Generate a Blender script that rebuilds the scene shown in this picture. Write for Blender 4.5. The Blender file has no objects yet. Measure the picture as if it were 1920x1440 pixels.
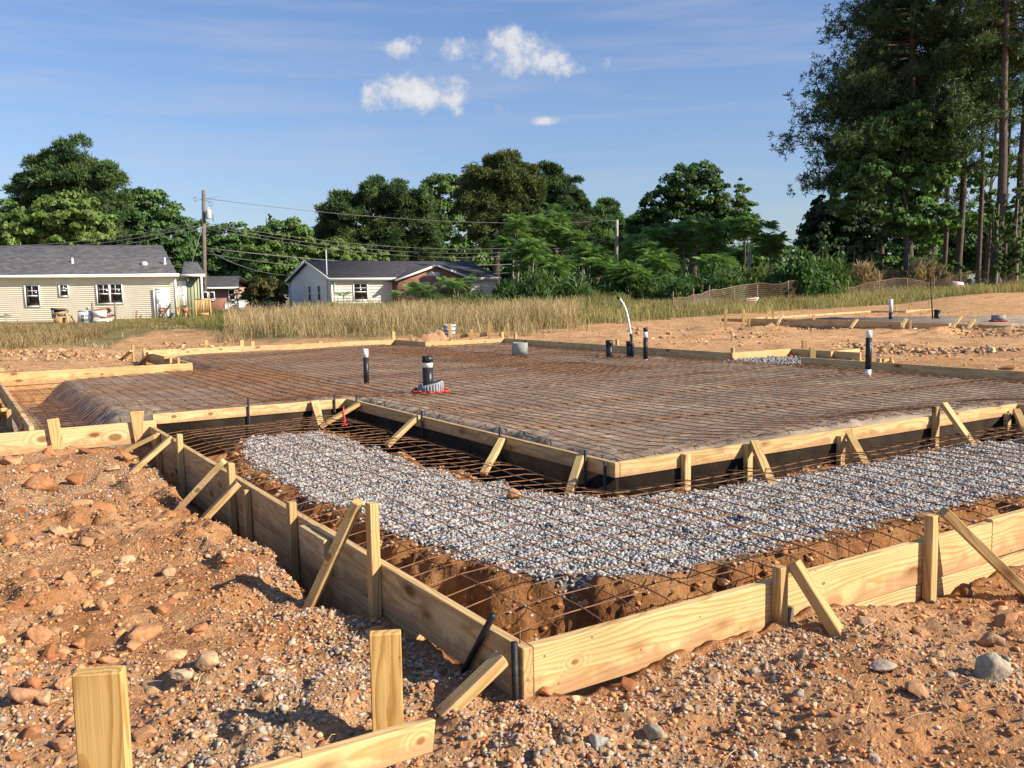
import bpy, bmesh, math, random
import numpy as np
random.seed(7)
RNG = np.random.default_rng(11)
sc = bpy.context.scene
COL = sc.collection
R = math.radians

# ------------------------------------------------------------------ camera solve (metres; x along the front form, y along the side form)
F_PX, PIT, ROL, YAW = 1675.9, R(5.8298), R(0.9565), R(57.7387)
CAM = np.array([-1.4551, -2.2101, 1.081])
FW = np.array([math.cos(YAW)*math.cos(PIT), math.sin(YAW)*math.cos(PIT), -math.sin(PIT)])
RT = np.array([math.sin(YAW), -math.cos(YAW), 0.0])
UP = np.cross(RT, FW)
FH = np.array([math.cos(YAW), math.sin(YAW), 0.0])

def ray(px, py):
    dx, dy = px-960.0, 720.0-py
    c, s = math.cos(ROL), math.sin(ROL)
    return (RT*(c*dx+s*dy)+UP*(-s*dx+c*dy))/F_PX+FW
def at(px, py, z):                      # a photo point on the level z
    r = ray(px, py); return CAM+r*((z-CAM[2])/r[2])
def dist(px, py, d):                    # a photo point d metres away
    return CAM+ray(px, py)*d
def onu(px, py, u):
    r = ray(px, py); return CAM+r*((u-CAM[0])/r[0])
def onv(px, py, v):
    r = ray(px, py); return CAM+r*((v-CAM[1])/r[1])

# ------------------------------------------------------------------ noise (numpy)
def _h(i, j, k, seed):
    n = (i.astype(np.int64)*374761393+j.astype(np.int64)*668265263+k.astype(np.int64)*2147483647+seed*974711) & 0xffffffff
    n = ((n ^ (n >> 13))*1274126177) & 0xffffffff
    n = ((n ^ (n >> 16))*2246822519) & 0xffffffff
    return ((n ^ (n >> 15)) & 0xffffff)/float(0xffffff)
def vnoise(x, y, z=0.0, seed=0):
    x, y, z = np.broadcast_arrays(np.asarray(x, float), np.asarray(y, float), np.asarray(z, float))
    i, j, k = np.floor(x), np.floor(y), np.floor(z)
    fx, fy, fz = x-i, y-j, z-k
    fx, fy, fz = [f*f*f*(f*(f*6-15)+10) for f in (fx, fy, fz)]
    o = 0
    for a in (0, 1):
        for b in (0, 1):
            for c in (0, 1):
                w = (fx if a else 1-fx)*(fy if b else 1-fy)*(fz if c else 1-fz)
                o = o+w*_h(i+a, j+b, k+c, seed)
    return o*2-1
def fbm(x, y, z=0.0, oct=4, seed=0, gain=0.5):
    o, a, f = 0, 1.0, 1.0
    for n in range(oct):
        o = o+a*vnoise(np.asarray(x)*f+17.3*n, np.asarray(y)*f-9.1*n, np.asarray(z)*f+3.7*n, seed+n)
        a *= gain; f *= 2.03
    return o
def sstep(a, b, x):
    t = np.clip((np.asarray(x, float)-a)/(b-a), 0, 1); return t*t*(3-2*t)
def sdf_poly(x, y, poly):               # > 0 inside
    x = np.asarray(x, float); y = np.asarray(y, float)
    d = np.full(x.shape, 1e9); ins = np.zeros(x.shape, bool)
    n = len(poly)
    for i in range(n):
        x0, y0 = poly[i]; x1, y1 = poly[(i+1) % n]
        ex, ey = x1-x0, y1-y0
        t = np.clip(((x-x0)*ex+(y-y0)*ey)/(ex*ex+ey*ey), 0, 1)
        d = np.minimum(d, np.hypot(x-x0-t*ex, y-y0-t*ey))
        cr = (y0 > y) != (y1 > y)
        with np.errstate(divide='ignore', invalid='ignore'):
            ins ^= cr & (x < (x1-x0)*(y-y0)/((y1-y0) if y1 != y0 else 1e-12)+x0)
    return np.where(ins, d, -d)

# ------------------------------------------------------------------ mesh helpers
def link(o, parent=None):
    COL.objects.link(o)
    if parent is not None: o.parent = parent
    return o
def mesh_np(name, V, faces, mat=None, parent=None, smooth=False, col=None, fcol=None):
    """faces: list of int arrays (n,3) / (n,4). col: per-vertex rgb; fcol: per-face rgb."""
    V = np.asarray(V, np.float32)
    if not isinstance(faces, (list, tuple)): faces = [faces]
    faces = [np.asarray(f, np.int32) for f in faces if len(f)]
    me = bpy.data.meshes.new(name)
    me.vertices.add(len(V)); me.vertices.foreach_set('co', V.ravel())
    loops = np.concatenate([f.ravel() for f in faces])
    tot = np.concatenate([np.full(len(f), f.shape[1], np.int32) for f in faces])
    start = np.concatenate([[0], np.cumsum(tot)[:-1]]).astype(np.int32)
    me.loops.add(len(loops)); me.loops.foreach_set('vertex_index', loops)
    me.polygons.add(len(tot)); me.polygons.foreach_set('loop_start', start)
    if smooth: me.polygons.foreach_set('use_smooth', np.ones(len(tot), bool))
    me.update(calc_edges=True)
    if col is not None:
        a = me.attributes.new('col', 'FLOAT_COLOR', 'POINT')
        a.data.foreach_set('color', np.c_[col, np.ones(len(col))].astype(np.float32).ravel())
    if fcol is not None:
        a = me.attributes.new('col', 'FLOAT_COLOR', 'FACE')
        a.data.foreach_set('color', np.c_[fcol, np.ones(len(fcol))].astype(np.float32).ravel())
    if mat: me.materials.append(mat)
    return link(bpy.data.objects.new(name, me), parent)
class MB:
    """collects shapes into one mesh"""
    def __init__(s): s.v, s.t, s.q, s.n = [], [], [], 0
    def add(s, V, F):
        V = np.asarray(V, float); F = np.asarray(F, int)+s.n
        s.v.append(V); s.n += len(V); (s.t if F.shape[1] == 3 else s.q).append(F)
    def box(s, x0, x1, y0, y1, z0, z1):
        V = [(x, y, z) for z in (z0, z1) for y in (y0, y1) for x in (x0, x1)]
        s.add(V, [(0, 2, 3, 1), (4, 5, 7, 6), (0, 1, 5, 4), (2, 6, 7, 3), (0, 4, 6, 2), (1, 3, 7, 5)])
    def bar(s, p0, p1, w, t, side=None):
        """square bar from p0 to p1; w across `side`, t across the other way"""
        p0, p1 = np.array(p0, float), np.array(p1, float); d = p1-p0; d /= np.linalg.norm(d)
        sd = np.array(side if side is not None else ((0, 0, 1) if abs(d[2]) < .9 else (1, 0, 0)), float)
        sd -= d*(sd@d); sd /= np.linalg.norm(sd); o = np.cross(d, sd)
        V = [p+sd*a*w/2+o*b*t/2 for p in (p0, p1) for a, b in ((-1, -1), (1, -1), (1, 1), (-1, 1))]
        s.add(V, [(3, 2, 1, 0), (4, 5, 6, 7), (0, 1, 5, 4), (1, 2, 6, 5), (2, 3, 7, 6), (3, 0, 4, 7)])
    def tube(s, pts, rad, n=6, cap=True):
        pts = np.array(pts, float); m = len(pts)
        rad = np.broadcast_to(np.asarray(rad, float), (m,))
        T = np.gradient(pts, axis=0); T /= np.linalg.norm(T, axis=1)[:, None]+1e-12
        a = np.array((0, 0, 1.0)) if abs(T[0][2]) < .9 else np.array((1.0, 0, 0))
        N = np.cross(T, a); N /= np.linalg.norm(N, axis=1)[:, None]+1e-12
        B = np.cross(T, N)
        th = np.arange(n)*2*math.pi/n
        V = (pts[:, None]+rad[:, None, None]*(np.cos(th)[None, :, None]*N[:, None]+np.sin(th)[None, :, None]*B[:, None])).reshape(-1, 3)
        i = np.arange(m-1)[:, None]*n; j = np.arange(n)[None]; k = (j+1) % n
        s.add(V, np.stack([i+j, i+n+j, i+n+k, i+k], -1).reshape(-1, 4))
        if cap and n > 3:
            for e, fl in ((0, 1), (m-1, -1)):
                c = e*n
                base = s.n-len(V)
                f = np.array([(0, q+1, q+2)[::fl] for q in range(n-2)])+c+base
                s.t.append(f)
    def lathe(s, prof, n=20, c=(0, 0, 0)):
        prof = np.array(prof, float); m = len(prof); th = np.arange(n)*2*math.pi/n
        V = np.stack([prof[:, 0:1]*np.cos(th)+c[0], prof[:, 0:1]*np.sin(th)+c[1], np.repeat(prof[:, 1:2], n, 1)+c[2]], -1).reshape(-1, 3)
        i = np.arange(m-1)[:, None]*n; j = np.arange(n)[None]; k = (j+1) % n
        s.add(V, np.stack([i+j, i+k, i+n+k, i+n+j], -1).reshape(-1, 4))
    def build(s, name, mat=None, parent=None, smooth=False):
        F = [np.concatenate(a) for a in (s.t, s.q) if a]
        return mesh_np(name, np.concatenate(s.v), F, mat, parent, smooth)
def tag(o, label=None, cat=None, group=None, kind=None):
    if label: o['label'] = label
    if cat: o['category'] = cat
    if group: o['group'] = group
    if kind: o['kind'] = kind
    return o
def thing(name, label, cat, loc=(0, 0, 0), rz=0.0, group=None):
    o = bpy.data.objects.new(name, None); o.empty_display_size = .2
    o.location = loc; o.rotation_euler = (0, 0, rz); COL.objects.link(o)
    return tag(o, label, cat, group)
def copy_tree(o, parent=None):
    c = o.copy(); COL.objects.link(c)
    if parent is not None: c.parent = parent
    for ch in o.children: copy_tree(ch, c)
    return c
def blob(sub=1, seed=0, amp=.25, freq=1.3, flat=(1, 1, 1)):
    """a stone: icosphere pushed about by noise -> V, F"""
    bm = bmesh.new(); bmesh.ops.create_icosphere(bm, subdivisions=sub, radius=1.0)
    V = np.array([v.co[:] for v in bm.verts]); F = np.array([[l.index for l in f.verts] for f in bm.faces]); bm.free()
    n = fbm(V[:, 0]*freq+seed*5.1, V[:, 1]*freq+seed*3.3, V[:, 2]*freq+seed*1.7, 3, seed)
    V = V*(1+amp*n)[:, None]
    if sub > 1: V = V*(1+.12*fbm(V[:, 0]*3.0+seed, V[:, 1]*3.0, V[:, 2]*3.0, 2, seed+5, .6))[:, None]
    # flat chops make it angular
    rg = np.random.default_rng(seed+900)
    for _ in range(13):
        d = rg.normal(size=3); d /= np.linalg.norm(d); h = rg.uniform(.42, .80)
        e = V@d; V = V-np.where(e > h, e-h, 0)[:, None]*d
    if sub > 2: V = V*(1+.035*fbm(V[:, 0]*9+seed, V[:, 1]*9, V[:, 2]*9, 3, seed+6, .6))[:, None]
    return V*np.array(flat), F

# ------------------------------------------------------------------ materials
def new_mat(name):
    m = bpy.data.materials.new(name); m.use_nodes = True
    nt = m.node_tree; b = nt.nodes['Principled BSDF']
    b.inputs['Specular IOR Level'].default_value = .3
    return m, nt, b
def N(nt, typ, **kw):
    n = nt.nodes.new(typ)
    for k, v in kw.items():
        if k.startswith('i_'):
            n.inputs[int(k[2:]) if k[2:].isdigit() else k[2:].replace('_', ' ')].default_value = v
        else: setattr(n, k, v)
    return n
def L(nt, a, b): nt.links.new(a, b)
def ramp(nt, fac, stops, interp='LINEAR'):
    r = nt.nodes.new('ShaderNodeValToRGB'); r.color_ramp.interpolation = interp
    el = r.color_ramp.elements
    while len(el) < len(stops): el.new(.5)
    for e, (p, c) in zip(el, stops): e.position = p; e.color = (*c, 1) if len(c) == 3 else c
    L(nt, fac, r.inputs[0]); return r.outputs[0]
def mix(nt, fac, a, b, mode='MIX'):
    m = nt.nodes.new('ShaderNodeMix'); m.data_type = 'RGBA'; m.blend_type = mode
    for s, v in ((m.inputs[0], fac), (m.inputs[6], a), (m.inputs[7], b)):
        if hasattr(v, 'is_linked'): L(nt, v, s)
        else: s.default_value = v if isinstance(v, (int, float)) else (*v, 1)
    return m.outputs[2]
def mth(nt, op, a, b=0.0, c=0.0):
    m = nt.nodes.new('ShaderNodeMath'); m.operation = op
    for s, v in zip(m.inputs, (a, b, c)):
        if hasattr(v, 'is_linked'): L(nt, v, s)
        else: s.default_value = v
    return m.outputs[0]
def bump(nt, b, h, strength=.3, distance=.01):
    n = nt.nodes.new('ShaderNodeBump'); n.inputs['Strength'].default_value = strength; n.inputs['Distance'].default_value = distance
    L(nt, h, n.inputs['Height']); L(nt, n.outputs[0], b.inputs['Normal'])
def m_plain(name, colr, rough=.6, var=.12, scale=8.0, metal=0.0, bmp=0.0, bscale=None, coord='Object'):
    m, nt, b = new_mat(name)
    tc = N(nt, 'ShaderNodeTexCoord'); nz = N(nt, 'ShaderNodeTexNoise'); nz.inputs['Scale'].default_value = scale; nz.inputs['Detail'].default_value = 5
    L(nt, tc.outputs[coord], nz.inputs['Vector'])
    lo = tuple(c*(1-var) for c in colr); hi = tuple(min(1, c*(1+var)) for c in colr)
    L(nt, ramp(nt, nz.outputs['Fac'], [(.3, lo), (.7, hi)]), b.inputs['Base Color'])
    b.inputs['Roughness'].default_value = rough; b.inputs['Metallic'].default_value = metal
    if bmp:
        n2 = N(nt, 'ShaderNodeTexNoise'); n2.inputs['Scale'].default_value = bscale or scale*3; n2.inputs['Detail'].default_value = 6
        L(nt, tc.outputs[coord], n2.inputs['Vector']); bump(nt, b, n2.outputs['Fac'], bmp, .02)
    return m
def m_attr(name, rough=.85, trans=0.0, bmp=0.0, bscale=60.0, spec=.2, var=.0):
    """colour from the mesh's own 'col' attribute"""
    m, nt, b = new_mat(name)
    a = N(nt, 'ShaderNodeAttribute', attribute_name='col'); c = a.outputs['Color']
    tc = N(nt, 'ShaderNodeTexCoord')
    if var:
        nz = N(nt, 'ShaderNodeTexNoise'); nz.inputs['Scale'].default_value = bscale; L(nt, tc.outputs['Object'], nz.inputs['Vector'])
        c = mix(nt, 1.0, c, ramp(nt, nz.outputs['Fac'], [(.3, (1-var,)*3), (.7, (1+var,)*3)]), 'MULTIPLY')
    L(nt, c, b.inputs['Base Color']); b.inputs['Roughness'].default_value = rough; b.inputs['Specular IOR Level'].default_value = spec
    if trans:
        t = N(nt, 'ShaderNodeBsdfTranslucent'); L(nt, mix(nt, 1.0, c, (1.25, 1.3, .75), 'MULTIPLY'), t.inputs['Color'])
        ms = N(nt, 'ShaderNodeMixShader'); ms.inputs[0].default_value = trans
        L(nt, b.outputs[0], ms.inputs[1]); L(nt, t.outputs[0], ms.inputs[2]); L(nt, ms.outputs[0], nt.nodes['Material Output'].inputs['Surface'])
    if bmp:
        n2 = N(nt, 'ShaderNodeTexNoise'); n2.inputs['Scale'].default_value = bscale; n2.inputs['Detail'].default_value = 6
        L(nt, tc.outputs['Object'], n2.inputs['Vector']); bump(nt, b, n2.outputs['Fac'], bmp, .01)
    return m
def m_wood(name, light, dark, knot=True, ring=24.0, mud='z'):
    m, nt, b = new_mat(name)
    tc = N(nt, 'ShaderNodeTexCoord'); oi = N(nt, 'ShaderNodeObjectInfo')
    off = N(nt, 'ShaderNodeCombineXYZ')
    rnd = oi.outputs['Random']
    L(nt, mth(nt, 'MULTIPLY', rnd, 31.0), off.inputs[0])
    L(nt, mth(nt, 'MULTIPLY_ADD', rnd, .05, .035), off.inputs[1])
    L(nt, mth(nt, 'MULTIPLY_ADD', mth(nt, 'FRACT', mth(nt, 'MULTIPLY', rnd, 17.0)), .12, -.06), off.inputs[2])
    ad = N(nt, 'ShaderNodeVectorMath', operation='ADD'); L(nt, tc.outputs['Object'], ad.inputs[0]); L(nt, off.outputs[0], ad.inputs[1])
    mp = N(nt, 'ShaderNodeMapping'); mp.inputs['Scale'].default_value = (.75, 3.5, 3.5); L(nt, ad.outputs[0], mp.inputs[0])
    n1 = N(nt, 'ShaderNodeTexNoise'); n1.inputs['Scale'].default_value = 1.6; n1.inputs['Detail'].default_value = 2.5; L(nt, mp.outputs[0], n1.inputs['Vector'])
    sb = N(nt, 'ShaderNodeVectorMath', operation='SUBTRACT'); L(nt, n1.outputs['Color'], sb.inputs[0]); sb.inputs[1].default_value = (.5, .5, .5)
    scv = N(nt, 'ShaderNodeVectorMath', operation='MULTIPLY'); L(nt, sb.outputs[0], scv.inputs[0]); scv.inputs[1].default_value = (0, .15, .19)
    a2 = N(nt, 'ShaderNodeVectorMath', operation='ADD'); L(nt, ad.outputs[0], a2.inputs[0]); L(nt, scv.outputs[0], a2.inputs[1])
    wv = N(nt, 'ShaderNodeTexWave', wave_type='RINGS', rings_direction='X', wave_profile='SAW')
    wv.inputs['Scale'].default_value = ring; wv.inputs['Distortion'].default_value = .6; wv.inputs['Detail'].default_value = 2; wv.inputs['Detail Scale'].default_value = 2
    L(nt, a2.outputs[0], wv.inputs['Vector'])
    # knots placed on one board: object properties (x, z, radius) read by the material
    so_ = N(nt, 'ShaderNodeSeparateXYZ'); L(nt, tc.outputs['Object'], so_.inputs[0])
    kd = None
    for prop in ('knot', 'knot_b'):
        ka = N(nt, 'ShaderNodeAttribute', attribute_name=prop, attribute_type='OBJECT'); ks = N(nt, 'ShaderNodeSeparateXYZ'); L(nt, ka.outputs['Vector'], ks.inputs[0])
        dx = mth(nt, 'MULTIPLY', mth(nt, 'SUBTRACT', so_.outputs[0], ks.outputs[0]), .62); dz = mth(nt, 'SUBTRACT', so_.outputs[2], ks.outputs[1])
        d_ = mth(nt, 'DIVIDE', mth(nt, 'SQRT', mth(nt, 'ADD', mth(nt, 'MULTIPLY', dx, dx), mth(nt, 'MULTIPLY', dz, dz))), mth(nt, 'MAXIMUM', ks.outputs[2], .0001))
        kd = d_ if kd is None else mth(nt, 'MINIMUM', kd, d_)
    kd = mth(nt, 'ADD', kd, mth(nt, 'MULTIPLY_ADD', n1.outputs['Fac'], 1.2, -.6))
    swirl = mth(nt, 'FRACT', mth(nt, 'MULTIPLY', kd, .85))
    near = ramp(nt, mth(nt, 'DIVIDE', kd, 6.0), [(.25, (1, 1, 1)), (.8, (0, 0, 0))])
    wfac = mix(nt, near, wv.outputs['Fac'], swirl)
    c = ramp(nt, wfac, [(0, light), (.45, tuple(l*.94 for l in light)), (.85, dark), (1, tuple((l+d)/2 for l, d in zip(light, dark)))])
    # fine fibres and broad tint
    mf = N(nt, 'ShaderNodeMapping'); mf.inputs['Scale'].default_value = (4, 160, 160); L(nt, ad.outputs[0], mf.inputs[0])
    n2 = N(nt, 'ShaderNodeTexNoise'); n2.inputs['Scale'].default_value = 1; n2.inputs['Detail'].default_value = 3; L(nt, mf.outputs[0], n2.inputs['Vector'])
    c = mix(nt, 1.0, c, ramp(nt, n2.outputs['Fac'], [(.25, (.86, .85, .83)), (.7, (1.04, 1.04, 1.03))]), 'MULTIPLY')
    n3 = N(nt, 'ShaderNodeTexNoise'); n3.inputs['Scale'].default_value = 3.0; n3.inputs['Detail'].default_value = 4; L(nt, ad.outputs[0], n3.inputs['Vector'])
    c = mix(nt, 1.0, c, ramp(nt, n3.outputs['Fac'], [(.3, (.80, .78, .74)), (.62, (1, 1, 1))]), 'MULTIPLY')
    tint = ramp(nt, mth(nt, 'FRACT', mth(nt, 'MULTIPLY', rnd, 7.3)), [(0, (1.08, 1.05, 1.0)), (.3, (.84, .79, .70)), (.55, (1.06, .98, .86)), (.8, (.90, .90, .88)), (1, (1.14, 1.12, 1.08))])
    c = mix(nt, 1.0, c, tint, 'MULTIPLY')
    if knot:
        mk = N(nt, 'ShaderNodeMapping'); mk.inputs['Scale'].default_value = (2.7, 6.5, 6.5); L(nt, ad.outputs[0], mk.inputs[0])
        vo = N(nt, 'ShaderNodeTexVoronoi', feature='F1'); vo.inputs['Scale'].default_value = 1.0; L(nt, mk.outputs[0], vo.inputs['Vector'])
        c = mix(nt, ramp(nt, vo.outputs['Distance'], [(.09, (1, 1, 1)), (.16, (.35,)*3), (.24, (0, 0, 0))]), c, (.17, .075, .025))
    # clay splashed along the foot of the wood, and small dark nail and scuff marks
    sx = N(nt, 'ShaderNodeSeparateXYZ'); L(nt, tc.outputs['Generated'], sx.inputs[0])
    n4 = N(nt, 'ShaderNodeTexNoise'); n4.inputs['Scale'].default_value = 9; n4.inputs['Detail'].default_value = 7; n4.inputs['Roughness'].default_value = .65; L(nt, ad.outputs[0], n4.inputs['Vector'])
    foot = sx.outputs[2] if mud == 'z' else mth(nt, 'SUBTRACT', 1.0, sx.outputs[0])
    mk2 = ramp(nt, mth(nt, 'SUBTRACT', n4.outputs['Fac'], mth(nt, 'MULTIPLY', foot, .55 if mud == 'z' else 1.1)), [(.24, (0, 0, 0)), (.42, (.75,)*3)])
    c = mix(nt, mk2, c, (.36, .21, .11))
    vn = N(nt, 'ShaderNodeTexVoronoi', feature='F1'); vn.inputs['Scale'].default_value = 16; L(nt, ad.outputs[0], vn.inputs['Vector'])
    c = mix(nt, ramp(nt, vn.outputs['Distance'], [(.055, (.8,)*3), (.085, (0, 0, 0))]), c, (.10, .06, .035))
    c = mix(nt, ramp(nt, kd, [(.75, (.85,)*3), (1.15, (0, 0, 0))]), c, (.20, .095, .035))
    L(nt, c, b.inputs['Base Color']); b.inputs['Roughness'].default_value = .78; b.inputs['Specular IOR Level'].default_value = .2
    bump(nt, b, n2.outputs['Fac'], .25, .003)
    return m
M = {}
M['wood'] = m_wood('lumber', (.655, .50, .29), (.465, .315, .145), ring=17)
M['wood_b'] = m_wood('stake_lumber', (.63, .47, .25), (.45, .295, .125), ring=20, mud='x')
M['wood_fg'] = m_wood('yellow_lumber', (.62, .42, .17), (.40, .22, .065), knot=False, ring=15, mud='x')
M['steel_dark'] = m_plain('dark_steel', (.018, .017, .02), .5, .3, 30, bmp=.2)
M['rust'] = m_plain('rusty_wire', (.21, .108, .055), .8, .45, 9)
M['black_sheet'] = m_plain('black_board', (.028, .021, .016), .95, .4, 6, bmp=.15)
M['black_sheet'].node_tree.nodes['Principled BSDF'].inputs['Specular IOR Level'].default_value = .05
M['black_plastic'] = m_plain('black_pipe_wrap', (.02, .022, .027), .35, .3, 14, bmp=.3, bscale=30)
M['white_pvc'] = m_plain('white_pipe', (.80, .80, .78), .4, .05, 10)
M['grey_pipe'] = m_plain('grey_sleeve', (.25, .26, .26), .7, .22, 18, bmp=.25)
M['red_tape'] = m_plain('red_tape', (.62, .06, .035), .5, .3, 25, bmp=.3)
M['pink'] = m_plain('pink_ribbon', (.72, .10, .16), .6, .1, 20)
M['stone'] = m_attr('stone', .95, bmp=.6, bscale=48, var=.22)
M['gravel'] = m_attr('crushed_stone', .85, bmp=.15, bscale=140, var=.12)
M['leaf'] = m_attr('leaf', .6, trans=.36, spec=.3)
M['needle'] = m_attr('needle', .65, trans=.22, spec=.25)
M['grass'] = m_attr('grass_blade', .8, trans=.30)
M['bark'] = m_plain('bark', (.088, .070, .058), .9, .35, 5, bmp=.6, bscale=12)
M['bark_pale'] = m_plain('pale_bark', (.30, .26, .20), .9, .25, 5, bmp=.4, bscale=14)
M['glass'] = m_plain('window_glass', (.012, .010, .010), .06, .2, 2)
M['glass'].node_tree.nodes['Principled BSDF'].inputs['Specular IOR Level'].default_value = .5
M['white'] = m_plain('white_paint', (.80, .80, .78), .5, .03, 3)
M['pole'] = m_plain('pole_wood', (.155, .128, .108), .9, .25, 4, bmp=.4, bscale=9)
M['metal'] = m_plain('grey_metal', (.45, .47, .48), .4, .08, 6)
M['wire'] = m_plain('cable', (.16, .16, .16), .6, .1, 6)
# ------------------------------------------------------------------ world, sun, camera
SUN_EL, SUN_AZ = R(31), R(-52)                       # azimuth from +x, counter-clockwise
def build_world():
    w = bpy.data.worlds.new('World'); sc.world = w; w.use_nodes = True
    nt = w.node_tree; bg = nt.nodes['Background']
    sky = N(nt, 'ShaderNodeTexSky', sky_type='NISHITA', sun_disc=False)
    sky.sun_elevation = SUN_EL; sky.sun_rotation = R(90)-SUN_AZ
    sky.altitude = 200; sky.air_density = 1.25; sky.dust_density = .5; sky.ozone_density = 1.6
    tc = N(nt, 'ShaderNodeTexCoord'); d = tc.outputs['Generated']
    def dot(v):
        n = N(nt, 'ShaderNodeVectorMath', operation='DOT_PRODUCT'); L(nt, d, n.inputs[0]); n.inputs[1].default_value = tuple(v); return n.outputs['Value']
    # fair-weather clouds: each a cluster of puffs about a compass bearing and height
    nz = N(nt, 'ShaderNodeTexNoise'); nz.inputs['Scale'].default_value = 30; nz.inputs['Detail'].default_value = 9; nz.inputs['Roughness'].default_value = .68; L(nt, d, nz.inputs['Vector'])
    nz2 = N(nt, 'ShaderNodeTexNoise'); nz2.inputs['Scale'].default_value = 60; nz2.inputs['Detail'].default_value = 5; L(nt, d, nz2.inputs['Vector'])
    nb = mth(nt, 'MULTIPLY_ADD', nz.outputs['Fac'], 4.2, -2.25)
    puffs = [ # px, py, half width, half height, weight
        (735, 178, 46, 26, 1.0), (790, 176, 52, 28, 1.0), (845, 176, 34, 27, 1.0), (700, 180, 24, 17, .9), (862, 203, 14, 10, .75),
        (955, 78, 36, 24, 1.0), (985, 100, 60, 30, 1.0), (1030, 115, 44, 24, 1.0), (940, 112, 30, 18, .9), (1062, 125, 24, 14, .85),
        (748, 92, 26, 13, .62), (850, 92, 22, 18, .72), (888, 92, 15, 18, .62), (1140, 117, 9, 10, .5), (780, 72, 14, 8, .45), (1040, 86, 9, 12, .5),
        (935, 209, 24, 9, .62), (1018, 226, 24, 7, .78), (945, 215, 9, 9, .5), (893, 125, 14, 5, .35)]
    tot = None; shade = None
    for px, py, hw, hh, wt in puffs:
        r = ray(px, py); r = r/np.linalg.norm(r)
        ex = np.cross(r, (0, 0, 1)); ex /= np.linalg.norm(ex); ey = np.cross(ex, r)
        k = np.linalg.norm(ray(px, py))
        x = mth(nt, 'MULTIPLY', dot(ex), F_PX/k/hw*1.0); y = mth(nt, 'MULTIPLY', dot(ey), F_PX/k/hh)
        q = mth(nt, 'ADD', mth(nt, 'MULTIPLY', x, x), mth(nt, 'MULTIPLY', y, y))
        f = mth(nt, 'MULTIPLY', mth(nt, 'GREATER_THAN', dot(r), .9), mth(nt, 'MAXIMUM', mth(nt, 'SUBTRACT', wt*1.2, mth(nt, 'MULTIPLY', q, wt*.72)), -3.0))
        f = mth(nt, 'ADD', f, mth(nt, 'MULTIPLY', mth(nt, 'LESS_THAN', dot(r), .9), -3.0))
        tot = f if tot is None else mth(nt, 'MAXIMUM', tot, f)
    dens = mth(nt, 'ADD', mth(nt, 'ADD', tot, nb), mth(nt, 'MULTIPLY_ADD', nz2.outputs['Fac'], .5, -.25))
    fac = ramp(nt, dens, [(.0, (0, 0, 0)), (.45, (.35,)*3), (1.0, (.94,)*3)])
    # thin streaks of high cloud
    mp = N(nt, 'ShaderNodeMapping'); mp.inputs['Rotation'].default_value = (0, 0, R(20)); mp.inputs['Scale'].default_value = (2.2, 2.2, 26); L(nt, d, mp.inputs[0])
    ns = N(nt, 'ShaderNodeTexNoise'); ns.inputs['Scale'].default_value = 1.6; ns.inputs['Detail'].default_value = 6; ns.inputs['Roughness'].default_value = .6; L(nt, mp.outputs[0], ns.inputs['Vector'])
    streak = ramp(nt, ns.outputs['Fac'], [(.45, (0, 0, 0)), (.80, (.40,)*3)])
    gmm = N(nt, 'ShaderNodeGamma'); gmm.inputs[1].default_value = SKY_GAMMA; L(nt, sky.outputs[0], gmm.inputs[0])
    c = mix(nt, 1.0, gmm.outputs[0], SKY_TINT, 'MULTIPLY')
    c = mix(nt, streak, c, (CLOUD*.62, CLOUD*.68, CLOUD*.80))
    cc = ramp(nt, mth(nt, 'MULTIPLY_ADD', dens, .34, mth(nt, 'MULTIPLY_ADD', nz2.outputs['Fac'], .7, -.35)), [(.15, (CLOUD*.70, CLOUD*.74, CLOUD*.84)), (.85, (CLOUD, CLOUD*.99, CLOUD*.97))])
    c = mix(nt, fac, c, cc)
    L(nt, c, bg.inputs[0]); bg.inputs[1].default_value = SKY_STR
SKY_STR, CLOUD, SKY_TINT, SKY_GAMMA = .092, 4.6, (.555, .645, .885), .90
build_world()
sd = bpy.data.lights.new('sun', 'SUN'); sd.energy = 4.3; sd.angle = R(.53); sd.color = (1, .87, .69)
so = bpy.data.objects.new('sun', sd); COL.objects.link(so)
so.rotation_euler = (R(90)-SUN_EL, 0, SUN_AZ+R(90))
cd = bpy.data.cameras.new('camera'); co = bpy.data.objects.new('camera', cd); COL.objects.link(co)
cd.sensor_width = 36; cd.lens = F_PX/1920*36; cd.clip_start = .05; cd.clip_end = 3000
from mathutils import Matrix
_c, _s = math.cos(ROL), math.sin(ROL)
r_ = _c*RT-_s*UP; u_ = _s*RT+_c*UP
co.matrix_world = Matrix(((r_[0], u_[0], -FW[0], CAM[0]), (r_[1], u_[1], -FW[1], CAM[1]), (r_[2], u_[2], -FW[2], CAM[2]), (0, 0, 0, 1)))
sc.camera = co
vs = sc.view_settings; vs.view_transform = 'Standard'; vs.look = 'None'; vs.exposure = 1.08; vs.gamma = 1; vs.use_curve_mapping = False

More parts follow.
